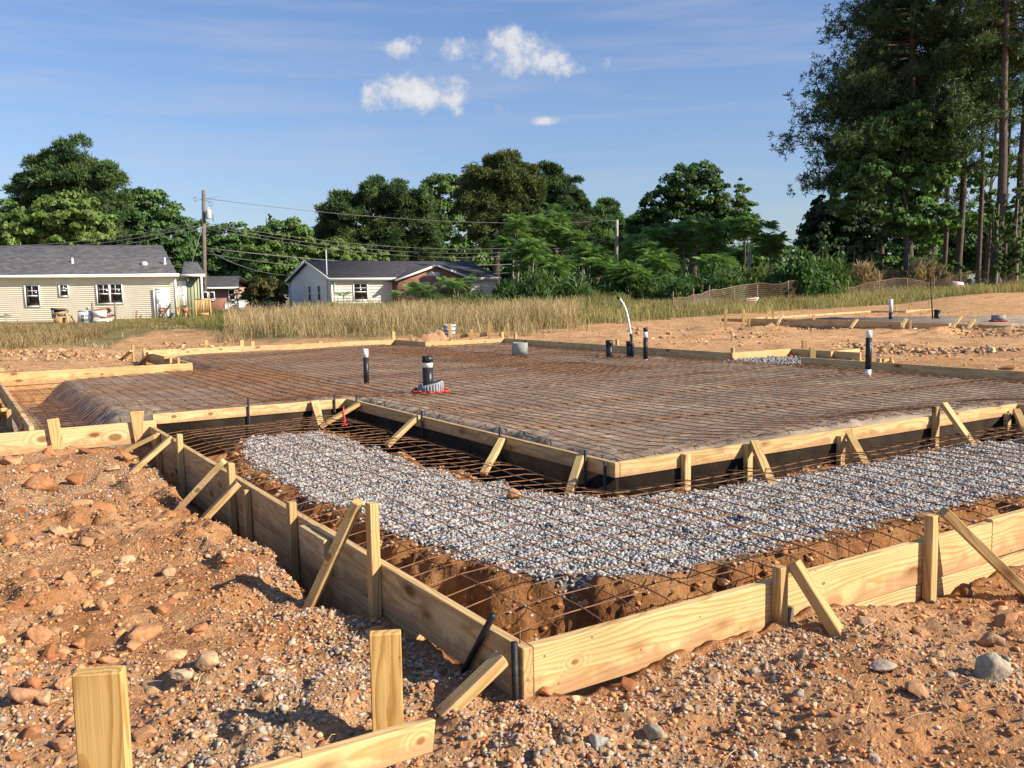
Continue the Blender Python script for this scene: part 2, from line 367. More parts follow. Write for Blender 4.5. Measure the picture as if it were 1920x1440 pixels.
# ------------------------------------------------------------------ ground heights
A_, B_, VA = 1.766, 1.7905, 5.903                   # inner form corner, end of the porch
V4, V5, V6, U3 = 11.984, 15.963, 14.472, 8.893
HOUSE = [(-.97, VA), (A_, VA), (A_, B_), (6.05, B_), (6.05, -4), (U3, -4), (U3, 7.725), (U3, V6), (7.0, V6), (7.0, V5), (1.72, V5), (1.72, V4), (-.97, V4)]
PORCH = [(0, 0), (6.05, 0), (6.05, B_), (A_, B_), (A_, VA), (0, VA)]
MOUND = [(.62, 5.30), (.40, 4.6), (.27, 3.8), (.26, 2.9), (.36, 1.85), (.42, 1.22), (.58, .85), (.86, .54), (1.2, .5), (1.76, .5), (2.4, .5), (3.63, .44), (6.0, .4), (6.0, 1.45), (3.8, 1.55), (2.1, 1.62), (1.66, 1.70), (1.52, 1.95), (1.40, 2.4), (1.29, 2.8), (1.27, 4.17), (1.30, 5.30)]
LAYOUT2 = None
def grav_in(x, y):                                   # >0 on the gravel
    return sdf_poly(x, y, MOUND)+.05*fbm(np.asarray(x)*3.2, np.asarray(y)*3.2, 0, 3, 5)-.01
def pad_h(x, y):
    di = sdf_poly(x, y, HOUSE)
    dp = np.maximum(0, -sdf_poly(x, y, PORCH))
    z = -.012+.075*np.exp(-(dp/.6)**2)+.012*fbm(np.asarray(x)*.5, np.asarray(y)*.5, 0, 2, 3)
    nearp = np.exp(-(dp/.5)**2)
    w = .55*(1-nearp)+.16*nearp
    left = sstep(1.2, -.2, x)*sstep(5, 6, y)
    w = w+left*.25
    drop = 1-sstep(.04+.45*left, 1.0+.1*left, di/w)
    far = sstep(4.5, 7.5, np.asarray(x)+.2*np.asarray(y))*.0
    return z-drop*(.30+.1*left)*(1-.45*sstep(6.5, 8.5, x))
def H(x, y):
    x = np.asarray(x, float); y = np.asarray(y, float)
    lat = (x-CAM[0])*RT[0]+(y-CAM[1])*RT[1]; dep = (x-CAM[0])*FH[0]+(y-CAM[1])*FH[1]
    t = lat/np.maximum(dep, 3.0)
    side = np.interp(t, [-.9, -.5, -.25, -.05, .1, .25, .4, .55, .9], [.0, -.05, -.2, -.1, .15, .3, .55, .95, 1.3])
    far = sstep(30, 62, dep)
    z = -.09*(1-far)+far*side
    z = z+.03*fbm(x*.35, y*.35, 0, 3, 21)*sstep(6, 14, dep)+.022*fbm(x*1.3, y*1.3, 0, 3, 22)
    # spoil beyond the far forms and the low bank at the right edge
    near = 1-sstep(6.5, 11, dep)
    z = z*(1-near)+near*(-.175+.03*fbm(x*.9, y*.9, 0, 2, 31))
    rough = (1-sstep(5, 16, dep))
    rub = sstep(-.15, .5, fbm(x*.9, y*.9, 0, 3, 48))*(1-.6*sstep(-.1, .3, x))*(1-.85*np.exp(-((x+.35)/.5)**2-((y-.4)/.9)**2)); z = z+rough*rub*(.045*(np.abs(fbm(x*6.5, y*6.5, 0, 4, 49, .6))-.3)+.018*np.abs(fbm(x*16, y*16, 0, 2, 50)))
    z = z+rough*(.018*fbm(x*4.5, y*4.5, 0, 4, 41)+.010*fbm(x*15, y*15, 0, 3, 42, .65))
    cl = fbm(x*2.6, y*2.6, 0, 3, 43)
    z = z+rough*.05*sstep(.25, .8, cl)*sstep(.0, -.5, x)
    # rubble heaped against the left form, hump right of the near form
    z = z+.07*np.exp(-((x+.55)/.55)**2-((y-5.2)/.5)**2)-.085*sstep(.6, 2.3, x)*sstep(-1.3, -.2, y)*sstep(8, 5, x)
    # ditch along the outer side of the left form
    wv = .21+.05*fbm(y*1.7, y*0+2.2, 0, 3, 44)
    ditch = sstep(wv+.06, wv-.06, -x)*(x < .1)*sstep(1.0, 1.4, y+.1*fbm(y*3, x*3, 0, 2, 45))*sstep(5.75, 5.3, y)
    z = z-ditch*.24
    mr = sstep(10, 16, dep)*sstep(46, 38, dep); z = z+mr*(.022*fbm(x*1.7, y*1.7, 0, 4, 58, .6)+.016*np.abs(fbm(x*4, y*4, 0, 3, 59)))
    z = z-.10*sstep(14, 19, dep)*sstep(34, 30, dep)*sstep(.1, .2, t)
    # spoil ridges far off
    z = z+.14*np.exp(-((dep-27.3)/.7)**2)*sstep(.17, .22, t)*sstep(.33, .29, t)*np.clip(fbm(x*1.9, y*1.9, 0, 4, 46, .6)*.9+.6, 0, 2)
    z = z+.14*np.exp(-((dep-23.6)/.7)**2)*sstep(.40, .45, t)*np.clip(fbm(x*1.9, y*1.9, 0, 4, 47, .6)*.9+.6, 0, 2)
    z = z+.35*np.exp(-((dep-43)/4.0)**2)*sstep(.42, .52, t)
    # inside the porch: trench floor and the bank that carries the gravel
    inp = sdf_poly(x, y, PORCH)
    bank = sdf_poly(x, y, MOUND)+.085+.07*fbm(x*4.2, y*4.2, 0, 4, 51)
    floor = -.40+.03*fbm(x*6, y*6, 0, 4, 52)
    top = -.105+.012*fbm(x*7, y*7, 0, 3, 53)
    blk = fbm(x*11, y*11, 0, 4, 55, .7)
    zb = floor+(top-floor)*np.clip((bank+.15+.03*blk)/.22, 0, 1)**.8+.016*blk*sstep(-.2, -.08, bank)*sstep(.10, .0, bank)
    inh = sdf_poly(x, y, HOUSE)
    z = np.where(inp > 0, zb, z)
    zp = pad_h(x, y)-.035
    z = np.where(inh > 0, zp, z)
    # gap between porch trench and house trench under the hung form
    return z

def grid_axis(segs):
    o = []
    for a, b, st in segs: o += list(np.arange(a, b-1e-6, st))
    return np.array(o+[segs[-1][1]])
def geo(a, b, n):                                    # growing spacing
    return list(np.geomspace(a, b, n))
gx = np.concatenate([-np.array(geo(4.2, 900, 34))[::-1]+1, grid_axis([(-3.2, -2.4, .05), (-2.4, 2.6, .0225), (2.6, 6.2, .04), (6.2, 11, .08), (11, 24, .22), (24, 60, .7)]), np.array(geo(61, 900, 24))])
gy = np.concatenate([-np.array(geo(2.2, 700, 26))[::-1]+.3, grid_axis([(-1.8, -1.4, .05), (-1.4, 4.2, .0225), (4.2, 6.6, .035), (6.6, 17, .10), (17, 34, .25), (34, 70, .7)]), np.array(geo(71, 900, 22))])
GX, GY = np.meshgrid(gx, gy)
GZ = H(GX, GY)
nx, ny = len(gx), len(gy)
V = np.stack([GX, GY, GZ], -1).reshape(-1, 3)
i = (np.arange(ny-1)[:, None]*nx+np.arange(nx-1)[None]).ravel()
# how much each patch of ground is grassed over (a map of what grows where)
def grass_cover(x, y):
    lat = (x-CAM[0])*RT[0]+(y-CAM[1])*RT[1]; dep = (x-CAM[0])*FH[0]+(y-CAM[1])*FH[1]
    t = lat/np.maximum(dep, 3.0)
    edge = np.interp(t, [-.62, -.45, -.40, -.33, -.27, -.1, .05, .12, .2, .3, .45, .6], [20, 23, 34, 33, 25, 25, 27, 33, 38, 41, 44, 44])
    return sstep(-1.5, 1.8, dep-edge+2.2*fbm(x*.35, y*.35, 0, 3, 71))
gc = grass_cover(V[:, 0], V[:, 1])
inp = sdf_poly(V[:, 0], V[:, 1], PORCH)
gm, nt, b = new_mat('red_clay_ground')
at_ = N(nt, 'ShaderNodeAttribute', attribute_name='col'); sp = N(nt, 'ShaderNodeSeparateColor'); L(nt, at_.outputs['Color'], sp.inputs[0])
tc = N(nt, 'ShaderNodeTexCoord'); P = tc.outputs['Object']
def nzz(s, dt=5, ro=.55):
    n = N(nt, 'ShaderNodeTexNoise'); n.inputs['Scale'].default_value = s; n.inputs['Detail'].default_value = dt; n.inputs['Roughness'].default_value = ro; L(nt, P, n.inputs['Vector']); return n.outputs['Fac']
n_a, n_b, n_c, n_d = nzz(.9, 6), nzz(5, 6, .6), nzz(38, 5, .6), nzz(.12, 4)
c = ramp(nt, n_b, [(.28, (.30, .130, .056)), (.48, (.445, .225, .100)), (.70, (.52, .305, .16))])
c = mix(nt, ramp(nt, n_a, [(.42, (0, 0, 0)), (.62, (.75,)*3)]), c, (.47, .30, .175))
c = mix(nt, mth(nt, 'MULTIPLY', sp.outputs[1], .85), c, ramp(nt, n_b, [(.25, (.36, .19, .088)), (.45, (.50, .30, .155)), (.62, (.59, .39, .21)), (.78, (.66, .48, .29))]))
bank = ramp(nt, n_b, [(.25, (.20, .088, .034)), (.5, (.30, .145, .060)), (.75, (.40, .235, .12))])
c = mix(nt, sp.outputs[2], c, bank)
c = mix(nt, 1.0, c, ramp(nt, n_c, [(.25, (.72, .70, .68)), (.65, (1.06, 1.06, 1.06))]), 'MULTIPLY')
c = mix(nt, 1.0, c, ramp(nt, n_d, [(.3, (.86, .84, .82)), (.7, (1.06, 1.05, 1.04))]), 'MULTIPLY')
gr = ramp(nt, n_a, [(.3, (.115, .105, .040)), (.55, (.22, .175, .080)), (.8, (.16, .16, .055))])
ag = N(nt, 'ShaderNodeAttribute', attribute_name='bed'); c = mix(nt, ag.outputs['Fac'], c, (.20, .205, .22))
c = mix(nt, sp.outputs[0], c, gr)
c = mix(nt, 1.0, c, ramp(nt, nzz(1.7, 7, .62), [(.32, (.74, .70, .66)), (.5, (1, 1, 1)), (.68, (1.10, 1.08, 1.05))]), 'MULTIPLY')
L(nt, c, b.inputs['Base Color']); b.inputs['Roughness'].default_value = .95; b.inputs['Specular IOR Level'].default_value = .1
bump(nt, b, mth(nt, 'ADD', mth(nt, 'MULTIPLY', nzz(16, 8, .65), 1.0), mth(nt, 'MULTIPLY', nzz(70, 6, .6), .5)), .85, .035)
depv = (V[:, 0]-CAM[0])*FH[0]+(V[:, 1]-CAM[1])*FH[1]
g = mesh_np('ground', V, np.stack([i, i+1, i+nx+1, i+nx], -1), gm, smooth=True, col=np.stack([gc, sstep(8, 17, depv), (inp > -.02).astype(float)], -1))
tag(g, kind='structure')
ga = g.data.attributes.new('bed', 'FLOAT', 'POINT'); ga.data.foreach_set('value', ((inp > 0)*(V[:, 2] > -.135)*sstep(-.01, .04, grav_in(V[:, 0], V[:, 1]))).astype(np.float32))
# ------------------------------------------------------------------ loose stone
def ground_pt(px, py, z0=-.15):
    z = z0
    for _ in range(8):
        P = at(px, py, z); z = .5*z+.5*float(H(P[0], P[1]))
    P = at(px, py, z); return P
def rand_rot(n, rg):
    q = rg.normal(size=(n, 4)); q /= np.linalg.norm(q, axis=1)[:, None]
    w, x, y, z = q.T
    return np.stack([np.stack([1-2*(y*y+z*z), 2*(x*y-z*w), 2*(x*z+y*w)], -1), np.stack([2*(x*y+z*w), 1-2*(x*x+z*z), 2*(y*z-x*w)], -1), np.stack([2*(x*z-y*w), 2*(y*z+x*w), 1-2*(x*x+y*y)], -1)], 1)
def scatter(name, pts, size, cols, variants, mat, kind='stuff', rg=RNG, flat=True):
    Vs, Fs, Cs, n0 = [], [], [], 0
    which = rg.integers(0, len(variants), len(pts))
    Rm = rand_rot(len(pts), rg)
    for k, (v, f) in enumerate(variants):
        s = np.where(which == k)[0]
        if not len(s): continue
        W = np.einsum('nij,vj->nvi', Rm[s], v)
        if flat: W[..., 2] *= .72
        W = W*size[s][:, None, None]+pts[s][:, None]
        Vs.append(W.reshape(-1, 3)); Cs.append(np.repeat(cols[s], len(v), 0))
        Fs.append((f[None]+np.arange(len(s))[:, None, None]*len(v)+n0).reshape(-1, f.shape[1])); n0 += len(s)*len(v)
    return tag(mesh_np(name, np.concatenate(Vs), [np.concatenate(Fs)], mat, col=np.concatenate(Cs)), kind=kind)
def in_view(P, mx=260):
    d = P-CAM; z = d@FW
    x = d@RT/np.maximum(z, .05)*F_PX; y = d@UP/np.maximum(z, .05)*F_PX
    return (z > .5) & (np.abs(x) < 960+mx) & (y > -720-mx)
def pal(n, colors, wts, rg=RNG, jit=.16):
    c = np.array(colors)[rg.choice(len(colors), n, p=np.array(wts)/sum(wts))]
    return np.clip(c*(1+rg.normal(0, jit, (n, 1)))*(1+rg.normal(0, .04, (n, 3))), .01, .85)
var0 = [blob(1, s, .30, 1.4, (1, RNG.uniform(.7, 1), RNG.uniform(.6, .95))) for s in range(10)]
_ico = blob(1, 0)[1]
def small(s):
    bm = bmesh.new(); bmesh.ops.create_icosphere(bm, subdivisions=1, radius=1)   # 20 faces
    V = np.array([v.co[:] for v in bm.verts]); F = np.array([[l.index for l in f.verts] for f in bm.faces]); bm.free()
    rg = np.random.default_rng(s+50); V = V*(1+rg.uniform(-.5, .35, (len(V), 1)))*np.array([1, rg.uniform(.65, 1), rg.uniform(.55, .9)])
    return V, F
varS = [small(s) for s in range(14)]
varM = [blob(2, s+20, .30, 1.5, (1, RNG.uniform(.7, 1), RNG.uniform(.6, .9))) for s in range(10)]
CLAY = [(.44, .205, .09), (.48, .26, .13), (.35, .15, .066), (.50, .32, .18), (.40, .27, .18)]
GREY = [(.32, .255, .19), (.40, .325, .245), (.22, .185, .16), (.47, .385, .295), (.37, .245, .155), (.42, .28, .17)]
def near_area(n, rg):
    P = np.concatenate([np.c_[rg.uniform(-4.2, .0, n), rg.uniform(-2.0, 8.0, n)], np.c_[rg.uniform(-.3, 6.5, n//2), rg.uniform(-3.2, .0, n//2)]])
    P = np.c_[P, H(P[:, 0], P[:, 1])]
    d = np.linalg.norm(P-CAM, axis=1)
    k = in_view(P) & (sdf_poly(P[:, 0], P[:, 1], PORCH) < -.045) & (sdf_poly(P[:, 0], P[:, 1], HOUSE) < -.05) & (d > 1.0) & (rg.uniform(0, 1, len(P)) < np.minimum(1, (4.2/d)**1.6))
    return P[k]
P = near_area(240000, RNG)
patch = fbm(P[:, 0]*1.1, P[:, 1]*1.1, 0, 3, 91)+.25*np.clip(P[:, 0]*.4+.6, -1, 1)
keep = RNG.uniform(0, 1, len(P)) < np.clip(.45+.75*patch, .12, 1)
P, patch = P[keep], patch[keep]
sz = np.clip(RNG.lognormal(math.log(.0066), .42, len(P)), .003, .019)
isg = RNG.uniform(-.3, .9, len(P)) < patch
cols = np.where(isg[:, None], pal(len(P), GREY, [5, 4, 3, 2, 3, 3]), pal(len(P), CLAY, [5, 4, 3, 3, 3]))
P[:, 2] += sz*.12
scatter('pebbles', P, sz, cols, varS, M['stone'])
P = near_area(4600, RNG)
patch = fbm(P[:, 0]*.9, P[:, 1]*.9, 0, 3, 93)
P = P[RNG.uniform(0, 1, len(P)) < np.clip(.35-.6*patch, .06, 1)*np.where(P[:, 0] > 0, .55, 1)]
sz = np.clip(RNG.lognormal(math.log(.017), .38, len(P)), .010, .038)
P[:, 2] += sz*.02
scatter('clay_crumbs', P, sz, pal(len(P), CLAY+GREY[:2], [5, 4, 3, 3, 2, 1, 1]), var0, M['stone'])
P = near_area(7000, RNG)
patch = fbm(P[:, 0]*.8, P[:, 1]*.8, 0, 3, 97)
P = P[RNG.uniform(0, 1, len(P)) < np.clip(.25+.9*patch, .02, .8)*np.where(P[:, 0] > 0, .55, 1)]
sz = np.clip(RNG.lognormal(math.log(.022), .45, len(P)), .011, .060); P[:, 2] -= sz*.05
scatter('clay_crumbs', P, sz, pal(len(P), CLAY, [5, 5, 4, 2, 2], jit=.12), varM, M['stone'])
# scattered clods on the far bare ground
n = 26000
P = np.c_[RNG.uniform(-12, 46, n), RNG.uniform(-4, 40, n)]
P = np.c_[P, H(P[:, 0], P[:, 1])]; d = np.linalg.norm(P-CAM, axis=1)
k = in_view(P) & (sdf_poly(P[:, 0], P[:, 1], HOUSE) < -.12) & (sdf_poly(P[:, 0], P[:, 1], PORCH) < -.3) & (d > 8) & (d < 42) & (grass_cover(P[:, 0], P[:, 1]) < .3)
k &= RNG.uniform(0, 1, n) < np.clip(.35+1.1*fbm(P[:, 0]*.5, P[:, 1]*.5, 0, 3, 95), .03, 1)
P = P[k]; sz = np.clip(RNG.lognormal(math.log(.026), .5, len(P)), .012, .10); P[:, 2] += sz*.05
scatter('dirt_clods', P, sz, pal(len(P), CLAY, [4, 5, 2, 5, 3]), var0, M['stone'])

# heaps of clods turned up along the second foundation and in the ruts
CP = []
for px0, px1, py0, py1, n in ((1390, 1590, 606, 619, 420), (1770, 1925, 610, 630, 420), (1650, 1925, 655, 672, 380), (1560, 1700, 640, 655, 110), (1180, 1480, 600, 650, 240), (0, 240, 662, 682, 420), (250, 420, 640, 662, 140)):
    CP += [at(a, b_, -.15) for a, b_ in zip(RNG.uniform(px0, px1, n), RNG.triangular(py0, (py0+py1)/2, py1, n))]
CP = np.array(CP); CP[:, 2] = H(CP[:, 0], CP[:, 1]); CP = CP[(sdf_poly(CP[:, 0], CP[:, 1], HOUSE) < -.15)]
sz = np.clip(RNG.lognormal(math.log(.042), .5, len(CP)), .015, .14); CP[:, 2] += sz*.1
scatter('dirt_clods', CP, sz, pal(len(CP), [(.34, .20, .11), (.42, .26, .14), (.27, .16, .09), (.50, .35, .21)], [4, 4, 2, 2]), varM, M['stone'])

# crushed stone bed
GR = [(.33, .325, .32), (.36, .353, .348), (.28, .277, .28), (.40, .392, .38), (.45, .44, .42), (.34, .335, .33), (.36, .31, .25)]
n = 260000
P = np.c_[RNG.uniform(.1, 6.1, n), RNG.uniform(.3, 5.5, n)]
gi = grav_in(P[:, 0], P[:, 1])
k = gi > RNG.exponential(.012, n)-.09*(RNG.uniform(0, 1, n) < .09)*RNG.uniform(0, 1, n)
P = P[k]; d = np.hypot(P[:, 0]-CAM[0], P[:, 1]-CAM[1])
P = P[RNG.uniform(0, 1, len(P)) < np.clip((5.5/np.hypot(P[:, 0]-CAM[0], P[:, 1]-CAM[1]))**1.0, 0, 1)]
sz = np.clip(RNG.lognormal(math.log(.0088), .34, len(P)), .0045, .019)
hz = H(P[:, 0], P[:, 1])
P = np.c_[P, hz+sz*.25+RNG.uniform(0, .008, len(P))]
scatter('gravel', P, sz, pal(len(P), GR, [4, 5, 3, 4, 2, 3, .8], jit=.12), varS, M['gravel'], flat=True)
n = 2600
P = np.c_[RNG.uniform(8.55, 10.2, n), RNG.uniform(6.45, 7.70, n)]
P = np.c_[P, -.055+.035*fbm(P[:, 0]*2, P[:, 1]*2, 0, 2, 8)+RNG.uniform(0, .02, n)]
sz = np.clip(RNG.lognormal(math.log(.020), .3, n), .010, .036)
scatter('gravel', P, sz, pal(n, GR, [5, 3, 6, 1, .5, 4, .5])*.72, varS, M['gravel'], flat=False)
# stray grey stones fallen into the porch trench and over the bank
n = 20000
P = np.c_[RNG.uniform(.02, 6.0, n), RNG.uniform(.02, 5.3, n)]
gi = sdf_poly(P[:, 0], P[:, 1], MOUND)
k = (sdf_poly(P[:, 0], P[:, 1], PORCH) > .03) & (gi < .02) & (RNG.uniform(0, 1, n) < np.where(gi > -.17, .9, .16))
P = P[k]; P = np.c_[P, H(P[:, 0], P[:, 1])]; sz = np.clip(RNG.lognormal(math.log(.014), .55, len(P)), .005, .06)
cc = np.where((RNG.uniform(0, 1, len(P)) < .10)[:, None], pal(len(P), GR, [3, 5, 3, 4, 2, 3, 1]), pal(len(P), [(.34, .17, .075), (.40, .225, .11), (.27, .125, .055), (.44, .28, .155)], [5, 4, 4, 2]))
scatter('trench_rubble', P, sz, cc, var0, M['stone'])

# rocks one can point to: px, py of the centre, width, height, colour, label
ROCKS = [
    (385, 1240, 60, 52, (.50, .33, .20), 'rounded tan rock behind the foreground stakes, throwing a shadow to its side'),
    (274, 1182, 84, 48, (.46, .23, .11), 'large orange clay lump just behind the rounded tan rock'),
    (42, 1300, 80, 46, (.48, .26, .14), 'wide orange rock beside the nearest upright stake'),
    (83, 1308, 44, 42, (.48, .28, .16), 'smaller orange rock touching the wide orange rock beside the nearest stake'),
    (120, 1277, 40, 40, (.45, .24, .12), 'orange lump between the nearest stake and the wide orange rock'),
    (319, 1069, 38, 30, (.52, .31, .18), 'lone round tan rock on the flat gravelly ground before the long side form'),
    (80, 903, 72, 44, (.44, .21, .10), 'biggest flat orange clay slab in the heap against the side form'),
    (1224, 1364, 62, 52, (.47, .40, .31), 'angular beige rock in the foreground dirt below the front form'),
    (1121, 1386, 46, 44, (.56, .54, .50), 'pale grey pointed rock beside the angular beige rock in the foreground'),
    (1853, 1251, 82, 52, (.50, .43, .33), 'large smooth beige rock on the dirt slope by the front form'),
    (1889, 1158, 58, 40, (.42, .21, .11), 'reddish rock uppermost on the dirt slope under the last brace'),
    (1855, 1196, 58, 40, (.36, .23, .14), 'brown rock between the smooth beige rock and the reddish rock'),
    (1499, 1297, 26, 22, (.46, .40, .33), 'small grey rock half way between the beige rocks on the dirt slope'),
    (1614, 1161, 36, 30, (.40, .27, .17), 'brown rock beside the foot of the shorter front brace'),
    (1810, 1107, 40, 36, (.26, .12, .055), 'dark clay lump against the front form under the long brace'),
    (960, 927, 36, 22, (.55, .31, .15), 'single orange rock lying on the grey gravel bed'),
    (1887, 690, 36, 13, (.30, .16, .08), 'brown clod alone on the bare ground beyond the far form'),
    (70, 1186, 62, 40, (.44, .22, .11), 'orange clay chunk in the rubble at the picture edge above the wide rock'),
    (190, 1132, 40, 28, (.46, .24, .12), 'orange clod in the middle of the rubble before the clay lumps'),
    (340, 1262, 54, 24, (.48, .36, .25), 'flat pale slab of rock in front of the rounded tan rock'),
    (1340, 1270, 46, 26, (.45, .29, .18), 'flat tan stone on the dirt a step below the front form'),
    (1720, 1290, 60, 34, (.42, .23, .12), 'broad crumbling clay clod below the front form brace'),
    (1650, 1246, 70, 26, (.50, .42, .33), 'long thin beige stone on the dirt slope'),
    (1025, 1296, 34, 24, (.46, .22, .10), 'orange clod at the foot of the corner where the two near forms meet'),
    (1640, 1424, 30, 28, (.47, .36, .26), 'tan stone at the bottom edge of the dirt slope'),
]
for k, (px, py, w, h, cl, lb) in enumerate(ROCKS):
    z0 = float(ground_pt(px, py+h*.35)[2]) if not (px == 960) else -.085
    P = at(px, py+h*.3, z0); d = float((P-CAM)@FW)
    s = w/2/F_PX*d
    V, F = blob(3, 300+k, .26, 1.2, (1, .8, min(1.0, h/w*1.05)))
    V = V+.05*fbm(V[:, 0]*5, V[:, 1]*5, V[:, 2]*5, 3, k)[:, None]*V
    a = YAW-math.pi/2; ca, sa = math.cos(a), math.sin(a)
    V = np.stack([V[:, 0]*ca-V[:, 1]*sa, V[:, 0]*sa+V[:, 1]*ca, V[:, 2]], -1)*s
    cv = np.array(cl)[None]*(.62 if min(cl) > .28 else .85)*(1+.14*fbm(V[:, 0]*30, V[:, 1]*30, V[:, 2]*30, 2, k))[:, None]
    o = mesh_np('rock', V, [F], M['stone'], col=cv)
    o.location = (P[0], P[1], z0+s*min(1, h/w)*.45); tag(o, lb, 'rock')
# more clay clods in the heap
g0 = None
heap = [(90, 850), (122, 872), (165, 852), (192, 902), (240, 862), (284, 872), (60, 884), (20, 870), (140, 905), (215, 880), (262, 846), (150, 950), (200, 960), (235, 985), (40, 960), (110, 1000), (20, 1020), (170, 1020), (60, 1080), (130, 1090), (30, 1140), (105, 1150), (150, 1210), (200, 1240), (230, 1130), (250, 1215), (90, 1230), (20, 1240), (300, 1150), (330, 1120), (450, 1290), (500, 1310), (430, 1210), (290, 1290), (60, 1380), (120, 1400), (30, 1420), (270, 1380), (1180, 1290), (1290, 1330), (1400, 1280), (1450, 1330), (1560, 1340), (1600, 1290), (1530, 1250), (1760, 1230), (1800, 1330), (1700, 1370), (1880, 1340), (1780, 1400), (1480, 1400), (1360, 1400), (1560, 1220), (1730, 1190)]
cl_src = []
for k, (px, py) in enumerate(heap):
    P = ground_pt(px, py); d = float((P-CAM)@FW); s = random.uniform(15, 30)/F_PX*d*(1.15 if px < 320 else .8)
    if k < 6:
        V, F = blob(3, 500+k, .32, 1.3, (1, .8, .72)); V = V+.07*fbm(V[:, 0]*5, V[:, 1]*5, V[:, 2]*5, 3, k)[:, None]*V
        cv = np.array(CLAY[k % 4])[None]*(1+.14*fbm(V[:, 0]*4, V[:, 1]*4, V[:, 2]*4, 2, k))[:, None]
        o = mesh_np('clay_clod', V, [F], M['stone'], col=cv); cl_src.append(o)
        tag(o, 'rough orange clay clod loose in the rubble or on the dirt slope', 'clod', 'loose clay clods')
    else:
        o = cl_src[k % 6].copy(); COL.objects.link(o)
    o.location = (P[0], P[1], P[2]+s*.10); o.scale = (s, s*random.uniform(.8, 1.1), s*random.uniform(.7, 1)); o.rotation_euler = (random.uniform(-.4, .4), random.uniform(-.4, .4), random.uniform(0, 6.3))

# dry straw and twigs on the rubble
mb = MB()
n = 420
P = near_area(n*4, RNG)[:n]
for p in P:
    a = random.uniform(0, 6.3); l = random.uniform(.03, .10); dz = random.uniform(.0, .02)
    q = p+np.array([math.cos(a)*l, math.sin(a)*l, 0]); q[2] = float(H(q[0], q[1]))
    mb.tube([p+(0, 0, .012), (p+q)/2+(0, 0, .014+dz), q+(0, 0, .012)], random.uniform(.0008, .0018), 3)
tag(mb.build('straw', m_plain('straw', (.50, .38, .21), .8, .2, 20)), kind='stuff')

# ------------------------------------------------------------------ plastic sheet over the pad
px_ = np.arange(-.97, 8.93, .05); py_ = np.concatenate([np.arange(-3.5, 1.6, .10), np.arange(1.6, 8, .035), np.arange(8, 16.0, .07)])
X, Y = np.meshgrid(px_, py_)
di = sdf_poly(X, Y, HOUSE)
ed = np.exp(-((np.maximum(0, -sdf_poly(X, Y, PORCH))-.25)/.35)**2)
rip = (1-np.abs(fbm(X*1.1+.4*fbm(X*2, Y*2, 0, 2, 62), Y*7.5, 0, 3, 61)))**3
rip2 = (1-np.abs(fbm(X*5+Y*2.2, Y*4.5-X*2, 0, 3, 63)))**4
lf = sstep(1.0, -.3, X)*sstep(5, 6, Y)
Z = pad_h(X, Y)+.016*rip+.035*rip2*np.clip(ed+lf*.8, 0, 1)+.006*fbm(X*9, Y*9, 0, 2, 64)
nx_, ny_ = len(px_), len(py_)
i = (np.arange(ny_-1)[:, None]*nx_+np.arange(nx_-1)[None]).ravel()
q = np.stack([i, i+1, i+nx_+1, i+nx_], -1)
q = q[(di.ravel()[q] > .035).all(1)]
used = np.unique(q); rm = np.full(nx_*ny_, -1); rm[used] = np.arange(len(used))
m, nt, b = new_mat('dark_plastic_sheet')
tc = N(nt, 'ShaderNodeTexCoord'); n1 = N(nt, 'ShaderNodeTexNoise'); n1.inputs['Scale'].default_value = 1.3; n1.inputs['Detail'].default_value = 7; L(nt, tc.outputs['Object'], n1.inputs['Vector'])
mp = N(nt, 'ShaderNodeMapping'); mp.inputs['Scale'].default_value = (3, 24, 10); L(nt, tc.outputs['Object'], mp.inputs[0])
n2 = N(nt, 'ShaderNodeTexNoise'); n2.inputs['Scale'].default_value = 1; n2.inputs['Detail'].default_value = 6; L(nt, mp.outputs[0], n2.inputs['Vector'])
c = ramp(nt, n1.outputs['Fac'], [(.3, (.145, .120, .094)), (.55, (.24, .197, .150)), (.75, (.34, .28, .21))])
c = mix(nt, 1.0, c, ramp(nt, n2.outputs['Fac'], [(.3, (.65, .63, .62)), (.68, (1.35, 1.32, 1.30))]), 'MULTIPLY')
L(nt, c, b.inputs['Base Color']); b.inputs['Roughness'].default_value = .55; b.inputs['Specular IOR Level'].default_value = .18
bump(nt, b, n2.outputs['Fac'], .5, .02)
o = mesh_np('plastic_sheet', np.stack([X, Y, Z], -1).reshape(-1, 3)[used], [rm[q]], m, smooth=True)
tag(o, 'wrinkled dark plastic sheet spread over the house pad under the mesh', 'plastic sheet')

# ------------------------------------------------------------------ welded wire mesh
def runs(mask):
    o, s = [], None
    for k, v in enumerate(mask):
        if v and s is None: s = k
        if (not v or k == len(mask)-1) and s is not None:
            e = k if not v else k+1
            if e-s > 2: o.append((s, e))
            s = None
    return o
def wires(name, x0, x1, y0, y1, zf, inside, step=.12, gap=.152, r=.0032, seed=0, bend=.010):
    mb = MB(); rg = np.random.default_rng(seed)
    ux = np.arange(x0, x1+1e-6, gap); vy = np.arange(y0, y1+1e-6, gap)
    for ax, vals, a0, a1 in (('x', vy, x0, x1), ('y', ux, y0, y1)):
        s = np.arange(a0-.04, a1+.045, step)
        for v in vals:
            w = v+bend*fbm(s*.8, v*3.1, 0, 2, seed+3)
            x, y = (s, w) if ax == 'x' else (w, s)
            ok = inside(x, y); z = zf(x, y)+(0 if ax == 'x' else 2*r)
            for a, e in runs(ok): mb.tube(np.stack([x, y, z], -1)[a:e], r, 4, cap=False)
    return mb.build(name, M['rust'])
def zpad(x, y):
    p = pad_h(x, y); return np.maximum(p, -.17)+.026+.012*fbm(x*1.1, y*1.1, 0, 2, 77)
ins = lambda x, y: sdf_poly(x, y, HOUSE) > .06
